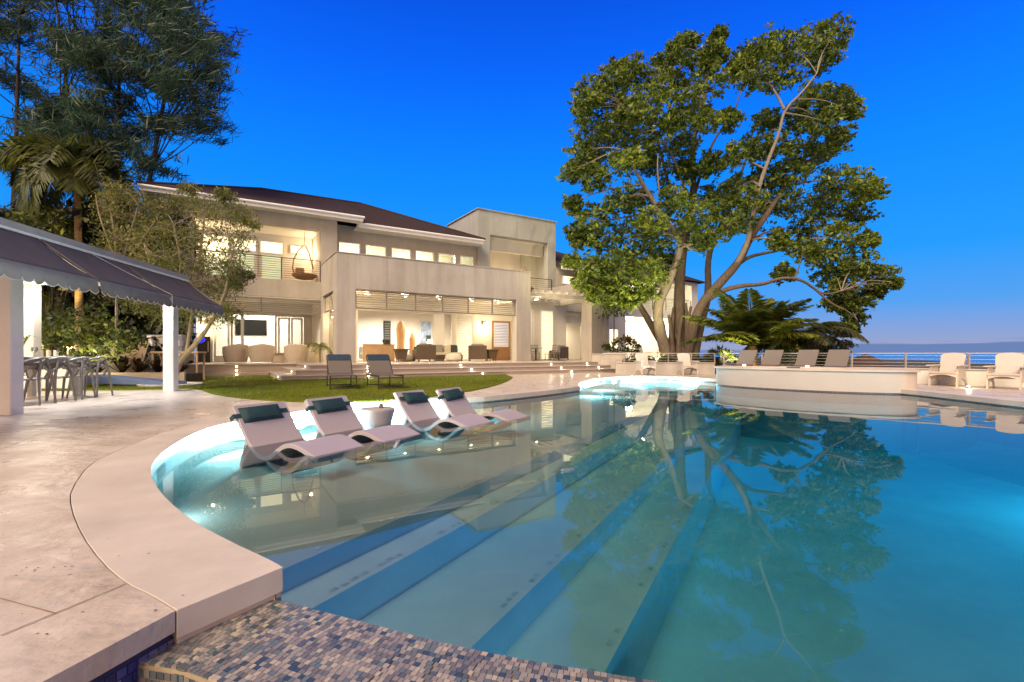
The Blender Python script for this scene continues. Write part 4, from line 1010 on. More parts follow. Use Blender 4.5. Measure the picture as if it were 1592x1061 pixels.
# dining table and chairs (pavilion axes)
def PV(x, y): 
    return (-7.5+x*math.cos(PA)-y*math.sin(PA), 7.2+x*math.sin(PA)+y*math.cos(PA))
dt = thing('dining_table', 'long grey dining table set with glasses under the pavilion', 'table', (*PV(-1.85,2.45),DZ), PA)
MB().bbox(-.50,.50,-1.15,1.15,.80,.845,.006).build('tabletop', M_table, dt)
MB().box(-.42,.42,-1.08,1.08,.72,.798).build('apron', M_table, dt)
for sx in (-1,1):
    for sy in (-1,1): MB().bbox(sx*.43-.055,sx*.43+.055,sy*1.07-.055,sy*1.07+.055,0,.718,.006).build('leg', M_table, dt)
def dchair(label, x, y, rz, first=None):
    if first: return dup(first, (*PV(x,y),DZ), PA+rz, label)
    t = thing('dining_chair', label, 'chair', (*PV(x,y),DZ), PA+rz, 'grey moulded dining chairs')
    # faces -x
    q = MB(); n = 20; pts = [(.20*math.cos(2*math.pi*k/n)*1.12,.22*math.sin(2*math.pi*k/n)*1.08) for k in range(n)]
    MB().prism([(a, b) for a, b in pts], .44, .465).build('seat', M_chairgrey, t, bevel=.008)
    for sx in (-1,):
        for sy in (-1,1):
            top = (sx*.17,sy*.19,.45); ft = (sx*.23+(.06 if sx > 0 else 0), sy*.23, 0)
            MB().tube([top, ((top[0]+ft[0])/2,(top[1]+ft[1])/2,.22), ft], [.026,.023,.016], 8).build('leg', M_chairgrey, t)
    arc_ = lambda r, z, a0, a1, m=14: [(r*math.cos(a0+(a1-a0)*k/m), r*math.sin(a0+(a1-a0)*k/m)*1.05, z) for k in range(m+1)]
    MB().tube([(-.14,-.27,.66)]+[(p[0],p[1],.70+.14*max(0,p[0])/.29) for p in arc_(.29,0,R(-100),R(100))]+[(-.14,.27,.66)], [.02]+[.024]*15+[.02], 8).build('top_hoop', M_chairgrey, t, smooth=True)
    MB().tube([(.19,-.19,.45),(.27,-.17,.60),(.285,0,.68),(.20,.24,.72),(.0,.28,.69)], .022, 8).build('back_band', M_chairgrey, t, smooth=True)
    MB().tube([(.19,.19,.45),(.28,.16,.60),(.295,0,.66),(.20,-.24,.70),(.0,-.28,.69)], .022, 8).build('back_band', M_chairgrey, t, smooth=True)
    bp = MB(); m2 = 14
    for k in range(m2+1):
        a = R(-78)+R(156)*k/m2
        for z in (.60,.71): bp.v.append((.283*math.cos(a), .283*math.sin(a)*1.05, z+.05*math.cos(a)))
    for k in range(m2): bp.f.append((2*k,2*k+1,2*k+3,2*k+2))
    bo = bp.build('back_panel', M_chairgrey, t, smooth=True); mo = bo.modifiers.new('thick', 'SOLIDIFY'); mo.thickness = .012
    for sy in (-1,1):
        MB().tube([(-.16,sy*.19,.45),(-.15,sy*.25,.58),(-.12,sy*.275,.665)], .014, 8).build('arm_post', M_chairgrey, t, smooth=True)
        MB().tube([(.29,sy*.08,.80),(.31,sy*.17,.52),(.35,sy*.22,.0)], [.02,.024,.017], 8).build('rear_leg', M_chairgrey, t, smooth=True)
    return t
c0 = dchair('grey dining chair beside the thick front column', -1.02, 1.62, R(6))
for y, rz, lb in ((2.16,-8,'grey dining chair, second from the thick front column'),(2.70,5,'grey dining chair, third from the thick front column'),(3.24,-4,'grey dining chair at the lawn end of the table')):
    dchair(lb, -1.04, y, R(rz), c0)
for y, rz, lb in ((1.9,184,'grey dining chair on the garden side, near the front column'),(3.6,182,'grey dining chair on the garden side, at the lawn end')):
    dchair(lb, -2.72, y, R(rz), c0)
TZ_ = DZ+.846
wg = None
for k, (x, y, lb) in enumerate(((-1.4,2.35,'wine glass on the dining table nearest the front column'),(-1.52,2.55,'wine glass on the dining table beside the leafy vase'),(-1.45,3.05,'wine glass on the dining table toward the lawn end'),(-1.52,3.4,'wine glass on the dining table at its lawn end'),(-2.1,2.9,'wine glass across the dining table on the garden side'))):
    if wg: dup(wg, (*PV(x,y),TZ_), 0, lb)
    else:
        wg = thing('wine_glass', lb, 'glass', (*PV(x,y),TZ_), 0, 'wine glasses on the dining table')
        MB().lathe([(.035,0),(.034,.004),(.005,.012),(.004,.09),(.03,.115),(.042,.15),(.038,.20)], 18).build('bowl', M_glass, wg, smooth=True)
for k, (x, y, lb) in enumerate(((-1.42,2.1,'white plate on the dining table near the front column'),(-1.42,2.95,'white plate in the middle of the dining table'),(-1.52,3.35,'white plate at the lawn end of the dining table'))):
    o = MB().lathe([(.08,0),(.13,.018),(.125,.02),(.08,.006)], 24).build('plate', M_white, None, smooth=True); o.location = (*PV(x,y),TZ_); tag(o, lb, 'plate', 'white plates on the dining table')
la = thing('table_lantern', 'glowing white table lantern at the dark end of the dining table', 'lantern', (*PV(-1.85,1.9),TZ_), 0)
MB().lathe([(.07,0),(.07,.17),(.06,.18)], 20).build('shade', mat('lantern_glow', (.9,.8,.65), .5, emit=(1,.86,.62), estr=1.6), la, smooth=True)
MB().lathe([(.05,.18),(.012,.20),(.012,.22)], 12).build('cap', M_dkmetal, la)
cs = None
for k, y in enumerate((4.05, 4.2, 4.35)):
    lb = ('pale canister on the white counter nearest the dining chairs','pale canister on the white counter, middle of three','pale canister on the white counter nearest the brown plants')[k]
    o = MB().lathe([(.05,0),(.05,.20),(.045,.21)], 16).build('canister', M_cushlight, None, smooth=True); o.location = (*PV(-3.9+k*.17,6.05),DZ+.80); tag(o, lb, 'canister', 'canisters on the white counter')

# ------------------------------------------------------------------ furniture in and around the house (villa axes)
def VT(name, label, cat, s_, t_, z=FZ+.003, rz=0, group=None):
    p = VW(s_, t_, z); return thing(name, label, cat, p, VA+rz, group)
def wicker_chair(label, s_, t_, rz, first=None, w_=1.0, cush=None):
    if first:
        p = VW(s_, t_, FZ+.003); return dup(first, p, VA+rz, label)
    t = VT('wicker_armchair', label, 'armchair', s_, t_, FZ+.003, rz, 'brown wicker armchairs')
    # faces local +y (into the house), back toward the pool
    h = w_/2
    MB().bbox(-h,h,-.42,-.32,.10,.86,.04).build('backrest', M_wicker, t)
    for sx in (-1,1): MB().bbox(min(sx*h,sx*(h-.12)),max(sx*h,sx*(h-.12)),-.318,.42,.10,.62,.03).build('arm', M_wicker, t)
    MB().bbox(-h+.122,h-.122,-.318,.40,.12,.34,.02).build('seat_base', M_wicker, t)
    MB().bbox(-h+.13,h-.13,-.30,.42,.342,.48,.04).build('seat_cushion', M_cushlight, t)
    MB().bbox(-h+.15,h-.15,-.31,-.16,.50,.95,.05).build('back_cushion', M_cushion, t)
    for sx in (-1,1):
        for y in (-.38,.38): MB().beam((sx*(h-.05),y,0),(sx*(h-.05),y,.098),.05,.05).build('leg', M_wicker, t)
    return t
wa = wicker_chair('brown wicker armchair with its back to the steps, left of the round pouf', 4.75, 1.9, 0)
wicker_chair('brown wicker armchair beside the flared side table', 7.85, 1.85, R(-30), wa)
wicker_chair('brown wicker armchair in the small court beside the end pier', 14.2, 2.9, R(10), wa)
sf = VT('wicker_sofa', 'long brown wicker sofa with teal and grey pillows behind the armchairs', 'sofa', 6.0, 3.0, FZ+.003, 0)
MB().bbox(-1.3,1.3,.25,.38,.1,.80,.04).build('backrest', M_wicker, sf); MB().bbox(-1.3,1.3,-.40,.247,.12,.34,.02).build('seat_base', M_wicker, sf); MB().bbox(-1.25,1.25,-.42,.10,.342,.48,.04).build('seat_cushion', M_cushlight, sf)
for x, m in ((-1.0,M_teal),(-.5,M_dark),(.1,M_cushion),(.6,M_cushlight),(1.0,M_dark)): MB().bbox(x-.22,x+.22,.10,.245,.49,.90,.06).build('pillow', m, sf)
for x in (-1.25,1.25):
    for y in (-.35,.33): MB().beam((x,y,0),(x,y,.118),.05,.05).build('leg', M_wicker, sf)
pf = VT('pouf', 'round pale pouf on the terrace between the wicker chairs', 'pouf', 6.25, 1.6)
MB().lathe([(.30,0),(.42,.10),(.44,.24),(.36,.38),(.10,.42)], 28).build('cover', M_cushlight, pf, smooth=True)
pf2 = VT('pouf', 'round pale pouf half hidden behind the first wicker armchair', 'pouf', 4.0, 2.5)
MB().lathe([(.30,0),(.42,.10),(.44,.24),(.36,.38),(.10,.42)], 28).build('cover', M_cushlight, pf2, smooth=True)
def flared(label, s_, t_, first=None):
    if first: return dup(first, VW(s_,t_,FZ+.003), VA, label)
    t = VT('side_table', label, 'side table', s_, t_, FZ+.003, 0, 'flared wicker side tables')
    MB().bbox(-.36,.36,-.24,.24,.60,.65,.01).build('tabletop', M_wicker, t)
    MB().add([(-.20,-.16,.12),(.20,-.16,.12),(.20,.16,.12),(-.20,.16,.12),(-.30,-.2,.598),(.30,-.2,.598),(.30,.2,.598),(-.30,.2,.598)], [(0,3,2,1),(4,5,6,7),(0,1,5,4),(1,2,6,5),(2,3,7,6),(3,0,4,7)]).build('flared_body', M_wicker, t)
    for sx in (-.18,.18):
        for sy in (-.14,.14): MB().beam((sx,sy,0),(sx,sy,.118),.04,.04).build('leg', M_wicker, t)
    return t
ft = flared('flared wicker side table between the wooden cabinet and the armchair', 3.45, 1.7)
flared('flared wicker side table at the right of the wicker chairs', 8.75, 1.9, ft)
cb = VT('cabinet', 'low wooden cabinet at the left of the open living room', 'cabinet', 2.75, 3.2)
MB().bbox(-.75,.75,-.28,.28,.02,.86,.01).build('body', M_tan, cb); MB().bbox(-.80,.80,-.31,.31,.862,.90,.008).build('top', M_wood, cb)
for x in (-.37,.37): MB().bbox(x-.34,x+.34,-.297,-.283,.08,.80,.004).build('door', M_tan, cb)
bk_ = VT('basket', 'dark basket standing on the low wooden cabinet', 'basket', 3.15, 3.2, FZ+.91); MB().lathe([(.14,0),(.20,.10),(.22,.22),(.19,.24)], 18).build('weave', M_dark, bk_, smooth=True)
sc_ = VT('wood_sculpture', 'tall rounded orange wood sculpture in the living room', 'sculpture', 5.05, 6.6, FZ+.02)
MB().lathe([(.22,0),(.26,.4),(.24,.9),(.27,1.5),(.30,1.9),(.24,2.2),(.10,2.36)], 20, sx=1, sy=.35).build('carved_body', mat('orange_wood', (.55,.30,.13), .5, var=.2, scale=3, stretch=(4,4,.6)), sc_, smooth=True)
sc2 = VT('wood_sculpture', 'shorter narrow orange wood sculpture beside the tall one', 'sculpture', 5.85, 6.8, FZ+.02)
MB().lathe([(.18,0),(.22,.4),(.18,.9),(.20,1.3),(.10,1.62),(.03,1.7)], 20, sx=1, sy=.35).build('carved_body', MATS['orange_wood'], sc2, smooth=True)
pt = VT('painting', 'blue and white abstract painting on the living room wall', 'painting', 7.75, 9.44, 1.75)
MB().box(-.42,.42,-.02,.04,0,1.5).build('frame', M_trim, pt); MB().box(-.38,.38,-.03,-.022,.04,1.46).build('canvas', M_artblue, pt); MB().box(.02,.36,-.036,-.031,.1,.55).build('dark_patch', M_dark, pt)
fl = VT('table_lamp', 'table lamp with a wide cream shade in the living room', 'lamp', 7.4, 7.6, FZ+.72)
MB().lathe([(.10,0),(.06,.06),(.05,.3),(.02,.34)], 16).build('stem', M_plaster, fl, smooth=True); MB().lathe([(.30,.32),(.20,.62)], 24).build('shade', M_glow, fl, smooth=True)
ct = VT('console_table', 'white console table under the cream table lamp', 'table', 7.4, 7.6, FZ+.016); MB().bbox(-.8,.8,-.22,.22,.66,.70,.006).build('tabletop', M_white, ct)
for sx in (-.74,.74):
    for sy in (-.17,.17): MB().beam((sx,sy,0),(sx,sy,.658),.05,.05).build('leg', M_white, ct)
cf = VT('indoor_sofa', 'pale indoor sofa deep in the living room', 'sofa', 3.6, 6.4, FZ+.016)
MB().bbox(-1.0,1.0,.2,.42,.1,.82,.05).build('backrest', M_cushlight, cf); MB().bbox(-1.0,1.0,-.45,.197,.1,.45,.05).build('seat', M_cushlight, cf); MB().bbox(-.9,-.4,.02,.19,.46,.85,.05).build('pillow', M_rose, cf)
# television room: pale round-backed chairs, screen
tv = VT('television', 'flat black television on the white wall of the left room', 'television', -2.75, 9.93, 2.12)
MB().bbox(-.80,.80,-.05,.06,0,.90,.01).build('casing', M_black, tv); MB().box(-.78,.78,-.056,-.052,.02,.88).build('screen', M_black, tv)
def tubchair(label, s_, t_, rz, first=None):
    if first: return dup(first, VW(s_,t_,FZ+.003), VA+rz, label)
    t = VT('tub_chair', label, 'armchair', s_, t_, FZ+.003, rz, 'pale woven tub chairs on the left porch')
    b = MB(); n = 22; vs = []
    for k in range(n+1):
        a = R(-205)+R(230)*k/n
        hgt = .84-.18*abs(k/n-.5)*2
        for r_, z in ((.42,.04),(.50,.3),(.52,hgt),(.46,hgt+.01),(.42,.3)): b.v.append((r_*math.cos(a), r_*math.sin(a), z))
    for k in range(n):
        for j in range(4): b.f.append((5*k+j,5*k+j+1,5*k+5+j+1,5*k+5+j))
    b.f += [(0,4,3,2,1), tuple(5*n+j for j in range(5))]
    b.build('woven_shell', M_paleweave, t, smooth=True); MB().lathe([(.40,.06),(.41,.34),(.36,.42),(.05,.44)], 22).build('seat_cushion', M_cushlight, t, smooth=True)
    return t
tc0 = tubchair('pale woven tub chair at the left end of the porch group', -3.72, 2.6, R(15))
tubchair('pale woven tub chair second in the porch group', -2.75, 2.0, R(0), tc0)
tubchair('wide pale woven tub chair right of the porch coffee table', -1.35, 2.0, R(-12), tc0)
tubchair('pale woven tub chair at the right end of the porch group', -.65, 2.9, R(-50), tc0)
ptb = VT('coffee_table', 'small pale coffee table between the tub chairs', 'table', -2.0, 3.0); MB().lathe([(.3,0),(.3,.40),(.38,.42),(.38,.45)], 20).build('drum', M_paleweave, ptb, smooth=True)
bar_ = VT('bar_fridge', 'dark door of a low fridge at the left end of the porch', 'fridge', -4.98, 6.2); MB().bbox(-.25,.25,-.2,.2,0,1.25,.01).build('door', M_dkmetal, bar_); MB().box(.15,.19,-.24,-.205,.5,1.0).build('handle', M_steel, bar_)
# hanging chair on the balcony
eg = VT('hanging_chair', 'teardrop rattan hanging chair on the upper balcony', 'hanging chair', -.62, 4.75, 4.62)
hp = [(.0,.30,.34),(-.42,.12,.40),(-.56,0,.75),(-.50,0,1.2),(-.30,0,1.65),(-.06,0,1.95),(.06,0,1.95),(.22,0,1.6),(.32,0,1.2),(.42,.0,.8)]
MB().tube(smooth_pts3 if False else hp[1:], .035, 8).build('hoop', M_wood, eg, smooth=True)
MB().lathe([(.12,.20),(.38,.25),(.54,.36),(.58,.47),(.54,.47),(.36,.32),(.05,.27)], 26, sx=1.05).build('basket', M_wood, eg, smooth=True)
MB().bbox(-.32,.32,-.3,.3,.34,.46,.06).build('seat_cushion', M_cushlight, eg); MB().bbox(-.42,.0,-.05,.1,.46,.80,.06).build('pillow', M_wood, eg)
for k in range(7):
    z = .8+.17*k; MB().tube([(-.52+.065*k,.02,z),(-.2+.02*k,.16,z+.02),(.38-.05*k,.02,z)], .008, 5).build('weave_band', M_wood, eg)
MB().tube([(0,0,1.95),(0,0,2.68)], .012, 6).build('chain', M_dkmetal, eg)
e2 = VT('hanging_chair', 'rattan hanging seat on the courtyard balcony behind the railing', 'hanging chair', 12.3, 4.0, 4.76)
MB().lathe([(.12,.20),(.38,.25),(.54,.36),(.58,.47),(.54,.47),(.36,.32),(.05,.27)], 26, sx=1.1).build('basket', M_wood, e2, smooth=True); MB().tube([(-.5,0,.45),(-.4,0,1.2),(0,0,1.9),(.4,0,1.2),(.5,0,.45)], .03, 8).build('hoop', M_wood, e2, smooth=True)
# courtyard dining set
t = VT('patio_table', 'glass topped patio table in the courtyard under the pergola', 'table', 11.75, 1.9); MB().lathe([(.5,.72),(.5,.735)], 28).build('tabletop', M_mirror, t); MB().lathe([(.25,0),(.05,.05),(.05,.70),(.2,.718)], 16).build('pedestal', M_dkmetal, t, smooth=True)
def patio(label, s_, t_, rz, first=None):
    if first: return dup(first, VW(s_,t_,FZ+.003), VA+rz, label)
    t = VT('patio_chair', label, 'chair', s_, t_, FZ+.003, rz, 'slat backed patio chairs in the courtyard')
    MB().bbox(-.24,.24,-.24,.24,.43,.46,.01).build('seat', M_table, t)
    b = MB().tube([(-.23,-.24,.46),(-.23,-.30,.95),(.23,-.30,.95),(.23,-.24,.46)], .016, 6); b = b.build('back_frame', M_table, t); q = MB()
    for k in range(5): q.beam((-.215,-.255-.01*k,.54+.09*k),(.215,-.255-.01*k,.54+.09*k),.012,.05)
    q.build('back_slats', M_table, b)
    for sx in (-.21,.21):
        for sy in (-.21,.21): MB().beam((sx,sy,0),(sx,sy,.428),.03,.03).build('leg', M_table, t)
    return t
pc = patio('slat backed patio chair right of the glass patio table', 12.7, 1.8, R(80)); patio('slat backed patio chair behind the glass patio table', 12.3, 2.75, R(160), pc); patio('slat backed patio chair near the end pier', 13.45, 2.3, R(120), pc)
# far wing deck chairs
fc = thing('porch_lounger', 'pale reclining chair on the far wing porch left of the trunk', 'lounger', VW(24.3,5.6,.67), VA+R(30))
MB().ribbon([(-.7,.95),(-.3,.40),(.5,.34),(.8,.30)], -.3, .3, .03).build('sling', M_white, fc)
for x in (-.3,.6):
    for y in (-.28,.28): MB().beam((x,y,0),(x,y,.36),.03,.03).build('leg', M_white, fc)
fc2 = thing('porch_table', 'round white table on the far wing porch', 'table', VW(26.5,5.8,.67), VA); MB().lathe([(.6,.70),(.6,.74)], 24).build('tabletop', M_white, fc2); MB().lathe([(.3,0),(.06,.06),(.06,.698)], 14).build('pedestal', M_white, fc2)

# ------------------------------------------------------------------ lawn
lawn_px = [(174,607.5),(230,606.5),(268,605.5),(300,604.5),(314,607),(322,611),(340,615.5),(372,620),(420,624),(470,626.5),(530,626.5),(600,624),(660,619),(705,613),(745,606.5),(775,599),(793,591.5),(797,587.5)]
lawn_front = [G(x, y, DZ) for x, y in lawn_px]
lawn_back = [tuple(VW(s_, t_)[:2]) for s_, t_ in ((6.2,-3.93),(-2.62,-3.93),(-2.62,.38),(-6.9,.38))] + [(-15.5,17.6),(-17.5,13.6),(-14,11.6)]
lawn_poly = smooth_pts(lawn_front, 1) + lawn_back
tag(MB().prism(lawn_poly, DZ-.01, DZ+.022).build('lawn', M_grass), kind='structure')
def inside(p, poly):
    c = False; n = len(poly)
    for i in range(n):
        a, b = poly[i], poly[(i+1)%n]
        if (a[1] > p[1]) != (b[1] > p[1]) and p[0] < (b[0]-a[0])*(p[1]-a[1])/(b[1]-a[1])+a[0]: c = not c
    return c
xs = [p[0] for p in lawn_poly]; ys = [p[1] for p in lawn_poly]; V = []; k = 0
while k < 26000:
    p = (rnd.uniform(min(xs), max(xs)), rnd.uniform(min(ys), max(ys)))
    if not inside(p, lawn_poly): continue
    k += 1; a = rnd.uniform(0, 6.28); h = rnd.uniform(.02,.045); l = rnd.uniform(-.02,.02); w_ = .006
    V += [(p[0]-w_*math.cos(a),p[1]-w_*math.sin(a),DZ+.02),(p[0]+w_*math.cos(a),p[1]+w_*math.sin(a),DZ+.02),(p[0]+l+w_*.2,p[1]+l,DZ+.02+h),(p[0]+l-w_*.2,p[1]+l,DZ+.02+h)]
o = cloud_mesh('grass', np.array(V), np.arange(len(V)).reshape(-1,4), M_grassb); tag(o, 'short green lawn grass', 'grass', kind='stuff')

# ------------------------------------------------------------------ planting
def unit(v): return v/np.linalg.norm(v, axis=-1, keepdims=True)
def leaf_quads(C, Lh, W, up=.6, axis=None, jit=1.0):
    """leaf-shaped quads at the centres C; normals lean upward"""
    n = len(C); nrm = rng.normal(size=(n,3)); nrm[:,2] += up*2.2; nrm = unit(nrm)
    a = rng.normal(size=(n,3))*jit
    if axis is not None: a = a + axis
    a = a - (a*nrm).sum(1, keepdims=True)*nrm; a = unit(a); b = np.cross(nrm, a)
    s = rng.uniform(.5,1.5,size=(n,1)); Ls = Lh*s; Ws = W*s
    V = np.stack([C-a*Ls, C+b*Ws-a*Ls*.1, C+a*Ls, C-b*Ws-a*Ls*.1], 1).reshape(-1,3)
    return V, np.arange(4*n).reshape(-1,4)
def sprays(clumps, per, nsub, flat=.45, spread=.33):
    """clumps: (x,y,z,r). scatter nsub sub-sprays in each, leaves around each"""
    out = []
    for (x, y, z, r) in clumps:
        m = max(2, int(nsub*rng.uniform(.7,1.3)))
        q = rng.normal(size=(m,3)); q = unit(q)*(rng.uniform(.25,1.0,size=(m,1))**.6)*r; q[:,2] *= .8
        for c in q:
            k = max(3, int(per*rng.uniform(.6,1.4)))
            l = rng.normal(size=(k,3))*r*spread; l[:,2] *= flat; l[:,2] -= .25*(np.hypot(l[:,0],l[:,1])**2)/max(r,.1)
            out.append(np.array([x,y,z])+c+l)
    return np.concatenate(out)
def limb(pts, r0, r1, n=9, wob=.0):
    """smoothed tapering limb through 3-D points"""
    P = [Vector(p) for p in pts]
    for _ in range(2):
        Q = [P[0]]
        for a, b in zip(P[:-1], P[1:]): Q += [a.lerp(b,.25), a.lerp(b,.75)]
        Q.append(P[-1]); P = Q
    m = len(P)
    if wob: P = [p+Vector((rnd.uniform(-wob,wob),rnd.uniform(-wob,wob),0)) if 0 < i < m-1 else p for i, p in enumerate(P)]
    return P, [r0+(r1-r0)*(i/(m-1))**.8 for i in range(m)]
TD = 27.0
def tp(x, y, d=TD): return P3(860+x/1.964, 20+y/1.964, d)        # measured on an enlargement of the tree
tree = thing('ficus_tree', 'huge spreading ficus tree with several grey trunks behind the low wall', 'tree', (tp(385,1030).x, TD, .55))
def loc(p): return tuple(Vector(p)-Vector(tree.location))
limbs = [  # (points (x,y,depth offset), r0, r1, pale)
 ([(345,1040,0),(322,960,-.3),(318,890,-.6),(350,830,-.9),(383,745,-1.2),(392,700,-1.4),(340,630,-2),(290,550,-2.4),(250,480,-2.6),(205,415,-3)],.55,.06,1),
 ([(352,1042,.2),(300,955,.6),(262,890,.9),(235,850,1.2),(190,790,1.6),(150,740,2)],.42,.06,0),
 ([(392,700,-1.4),(430,730,-1.2),(450,690,-.8),(520,655,-.5)],.16,.04,1),
 ([(385,1042,.2),(384,900,.4),(388,790,.6),(400,700,.8),(430,560,1.0),(425,400,1.4),(450,290,1.8),(482,205,2.2)],.62,.07,0),
 ([(425,400,-1.0),(440,330,-1.4),(458,240,-1.8),(478,170,-2)],.14,.05,1),
 ([(410,1042,-.2),(440,905,-.6),(505,830,-1),(570,760,-1.4),(600,690,-1.2),(650,620,-.6),(690,560,0),(740,480,.8),(820,430,1.6),(870,400,2)],.50,.05,0),
 ([(430,1042,.3),(455,930,.7),(475,860,1),(470,745,1.6),(510,650,2),(545,590,2.4),(580,470,3),(600,420,3.2)],.45,.06,0),
 ([(550,782,-1.3),(590,720,-1.5),(607,640,-1.8),(625,540,-2),(660,440,-2.2),(690,370,-2.4),(705,295,-2.5),(760,245,-2.8),(805,185,-3)],.26,.05,1),
 ([(705,295,-2.5),(680,245,-2.4),(655,210,-2.2),(610,215,-2)],.13,.03,1),
 ([(470,878,-.8),(520,846,-1.1),(585,832,-1.6),(640,830,-2),(700,808,-2.4),(760,815,-2.6),(800,845,-2.6),(830,862,-2.6),(880,850,-2.4)],.24,.05,0),
 ([(800,845,-2.6),(850,890,-2.8),(900,910,-3),(930,940,-3)],.09,.03,0),
 ([(545,785,-1.3),(590,748,-1.1),(640,735,-.4),(700,725,.2),(760,690,.8),(820,650,1.4),(900,640,1.8)],.20,.04,0),
 ([(395,600,.8),(360,560,1.4),(330,430,2.2),(300,330,2.8),(250,260,3.2)],.20,.05,0),
 ([(425,570,1.0),(400,540,.2),(380,470,-.6),(345,400,-1.2),(300,350,-1.6),(215,285,-2)],.15,.04,1),
 ([(430,560,1.0),(460,460,1.8),(500,370,2.6),(550,320,3.2),(575,230,3.6),(590,150,4)],.16,.04,0),
 ([(335,640,-2),(325,560,-2.6),(318,480,-3),(320,430,-3.2)],.10,.04,1),
 ([(610,690,-1),(660,665,-.6),(720,655,-.2)],.12,.04,0),
]
mp_ = {0: MB(), 1: MB()}; nodes = []
for pts, r0, r1, pale in limbs:
    P, rs = limb([loc(tp(x, y, TD+dz)) for x, y, dz in pts], r0*.66, r1*.6)
    mp_[pale].tube(P, rs, 10); nodes += [(p, r) for p, r in zip(P, rs)][len(P)//3:]
# buttressed foot: vertical flutes of fused aerial roots
for k in range(16):
    a = 2*math.pi*k/16; rr_ = rnd.uniform(.55,.95)
    top = rnd.uniform(1.6,3.4); tw_ = rnd.uniform(-.4,.4)
    x0 = 1.0*math.cos(a); y0 = .75*math.sin(a)
    P, rs = limb([(x0*1.25*rr_+.1,y0*1.25*rr_,-.15),(x0*.95*rr_+.1,y0*.9*rr_,.5),(x0*.8*rr_+tw_*.3,y0*.7*rr_,top*.6),(x0*.85*rr_+tw_,y0*.7*rr_,top)], rnd.uniform(.16,.26), .07)
    mp_[0].tube(P, rs, 8)
clz = [(860,70,60),(790,90,60),(720,110,60),(650,100,50),(590,130,45),(830,130,50),(700,180,60),(620,190,55),(560,170,40),(510,70,28),(490,120,45),(420,80,28),(390,110,42),(350,140,35),(440,160,55),(480,210,55),
(200,180,50),(250,180,50),(310,200,55),(120,240,50),(90,290,38),(180,260,60),(270,270,60),(360,230,55),(410,280,60),(110,370,55),(80,430,55),(60,490,40),(160,420,65),(200,350,60),(140,500,52),(240,440,60),(300,360,60),(330,480,60),
(70,590,36),(120,640,55),(70,670,34),(190,600,58),(240,560,55),(180,690,58),(250,660,60),(120,770,46),(200,770,58),(260,740,60),(230,830,55),(300,800,55),(180,860,38),(330,700,60),(310,620,55),
(460,600,65),(520,640,60),(420,680,55),(500,560,50),(400,400,50),(540,330,38),(470,330,45),(380,560,50),(560,540,50),
(850,270,52),(900,290,36),(790,260,48),(820,340,56),(880,370,36),(740,330,52),(850,410,46),(700,420,52),(620,400,48),(650,330,42),(780,440,58),(720,500,58),(640,500,52),(560,430,42),
(880,520,62),(950,530,46),(985,550,30),(830,580,66),(930,620,50),(780,640,58),(880,680,56),(955,700,36),(720,580,55),(830,740,56),(930,760,50),(1000,800,40),(1035,830,24),(880,830,44),(980,850,30),(900,890,40),(925,930,36),(860,880,34),(905,970,24),(760,720,46),(680,690,46),(700,800,34),(640,610,50),(940,880,34),(840,810,40),(60,760,30),(90,820,40),(130,850,36),(150,800,40),(230,880,36),(280,860,40),(340,770,40),(90,700,40),(460,700,40),(560,640,46),(600,560,46),(480,460,46),(420,480,46),(370,330,46),(280,430,50),(230,300,50)]
clumps = []; tw_mb = MB()
for (x, y, r) in clz:
    for rep in range(2):
        sc = max(.2, 1-abs(x-480)/560)
        dz = rnd.uniform(-5.0,5.0)*sc**.6 if rep else rnd.uniform(-3.5,1.5)*sc**.6
        jx, jy = (rnd.uniform(-.45,.45)*r, rnd.uniform(-.45,.45)*r) if rep else (0,0)
        d = TD+dz; c = Vector(loc(tp(x+jx, y+jy, d))); rr_ = r*(.72 if rep else .86)/1.964/FPX*d
        clumps.append((c.x, c.y, c.z, rr_))
        best = min(nodes, key=lambda q: (q[0]-c).length + (0 if q[0].z < c.z+.5 else 2.0))
        b0 = best[0]; mid = b0.lerp(c,.5)+Vector((rnd.uniform(-.3,.3),rnd.uniform(-.3,.3),rnd.uniform(-.1,.5)))
        P, rs = limb([b0, mid, c], min(best[1]*.75, .09), .015)
        mp_[1].tube(P, rs, 5)
        for _ in range(2):
            e = c+Vector((rnd.gauss(0,1),rnd.gauss(0,1),rnd.gauss(0,.6)))*rr_*.6; mp_[1].tube([mid.lerp(c,.7), c.lerp(e,.5)+Vector((0,0,.1)), e], [.018,.012,.006], 4)
mp_[0].build('trunk', M_bark, tree, smooth=True); mp_[1].build('pale_limb', M_limb, tree, smooth=True)
C = sprays([(c[0],c[1],c[2],c[3]*1.3) for c in clumps], 13, 40, .6, .115)
Vv, Ff = leaf_quads(C, .125, .052, .3)
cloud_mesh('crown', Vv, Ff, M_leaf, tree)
# warm uplights set in the planting that light the trunk and the house-side foliage
lamp('garden_uplight', 'SPOT', (2.8,23.4,.75), 1900, (1,.86,.40), .1, None, target=(4.5,26.5,8), spot=95, blend=.9)
lamp('garden_uplight', 'SPOT', (7.0,23.3,.75), 2200, (1,.86,.48), .1, None, target=(9.5,27,8), spot=100, blend=.9)

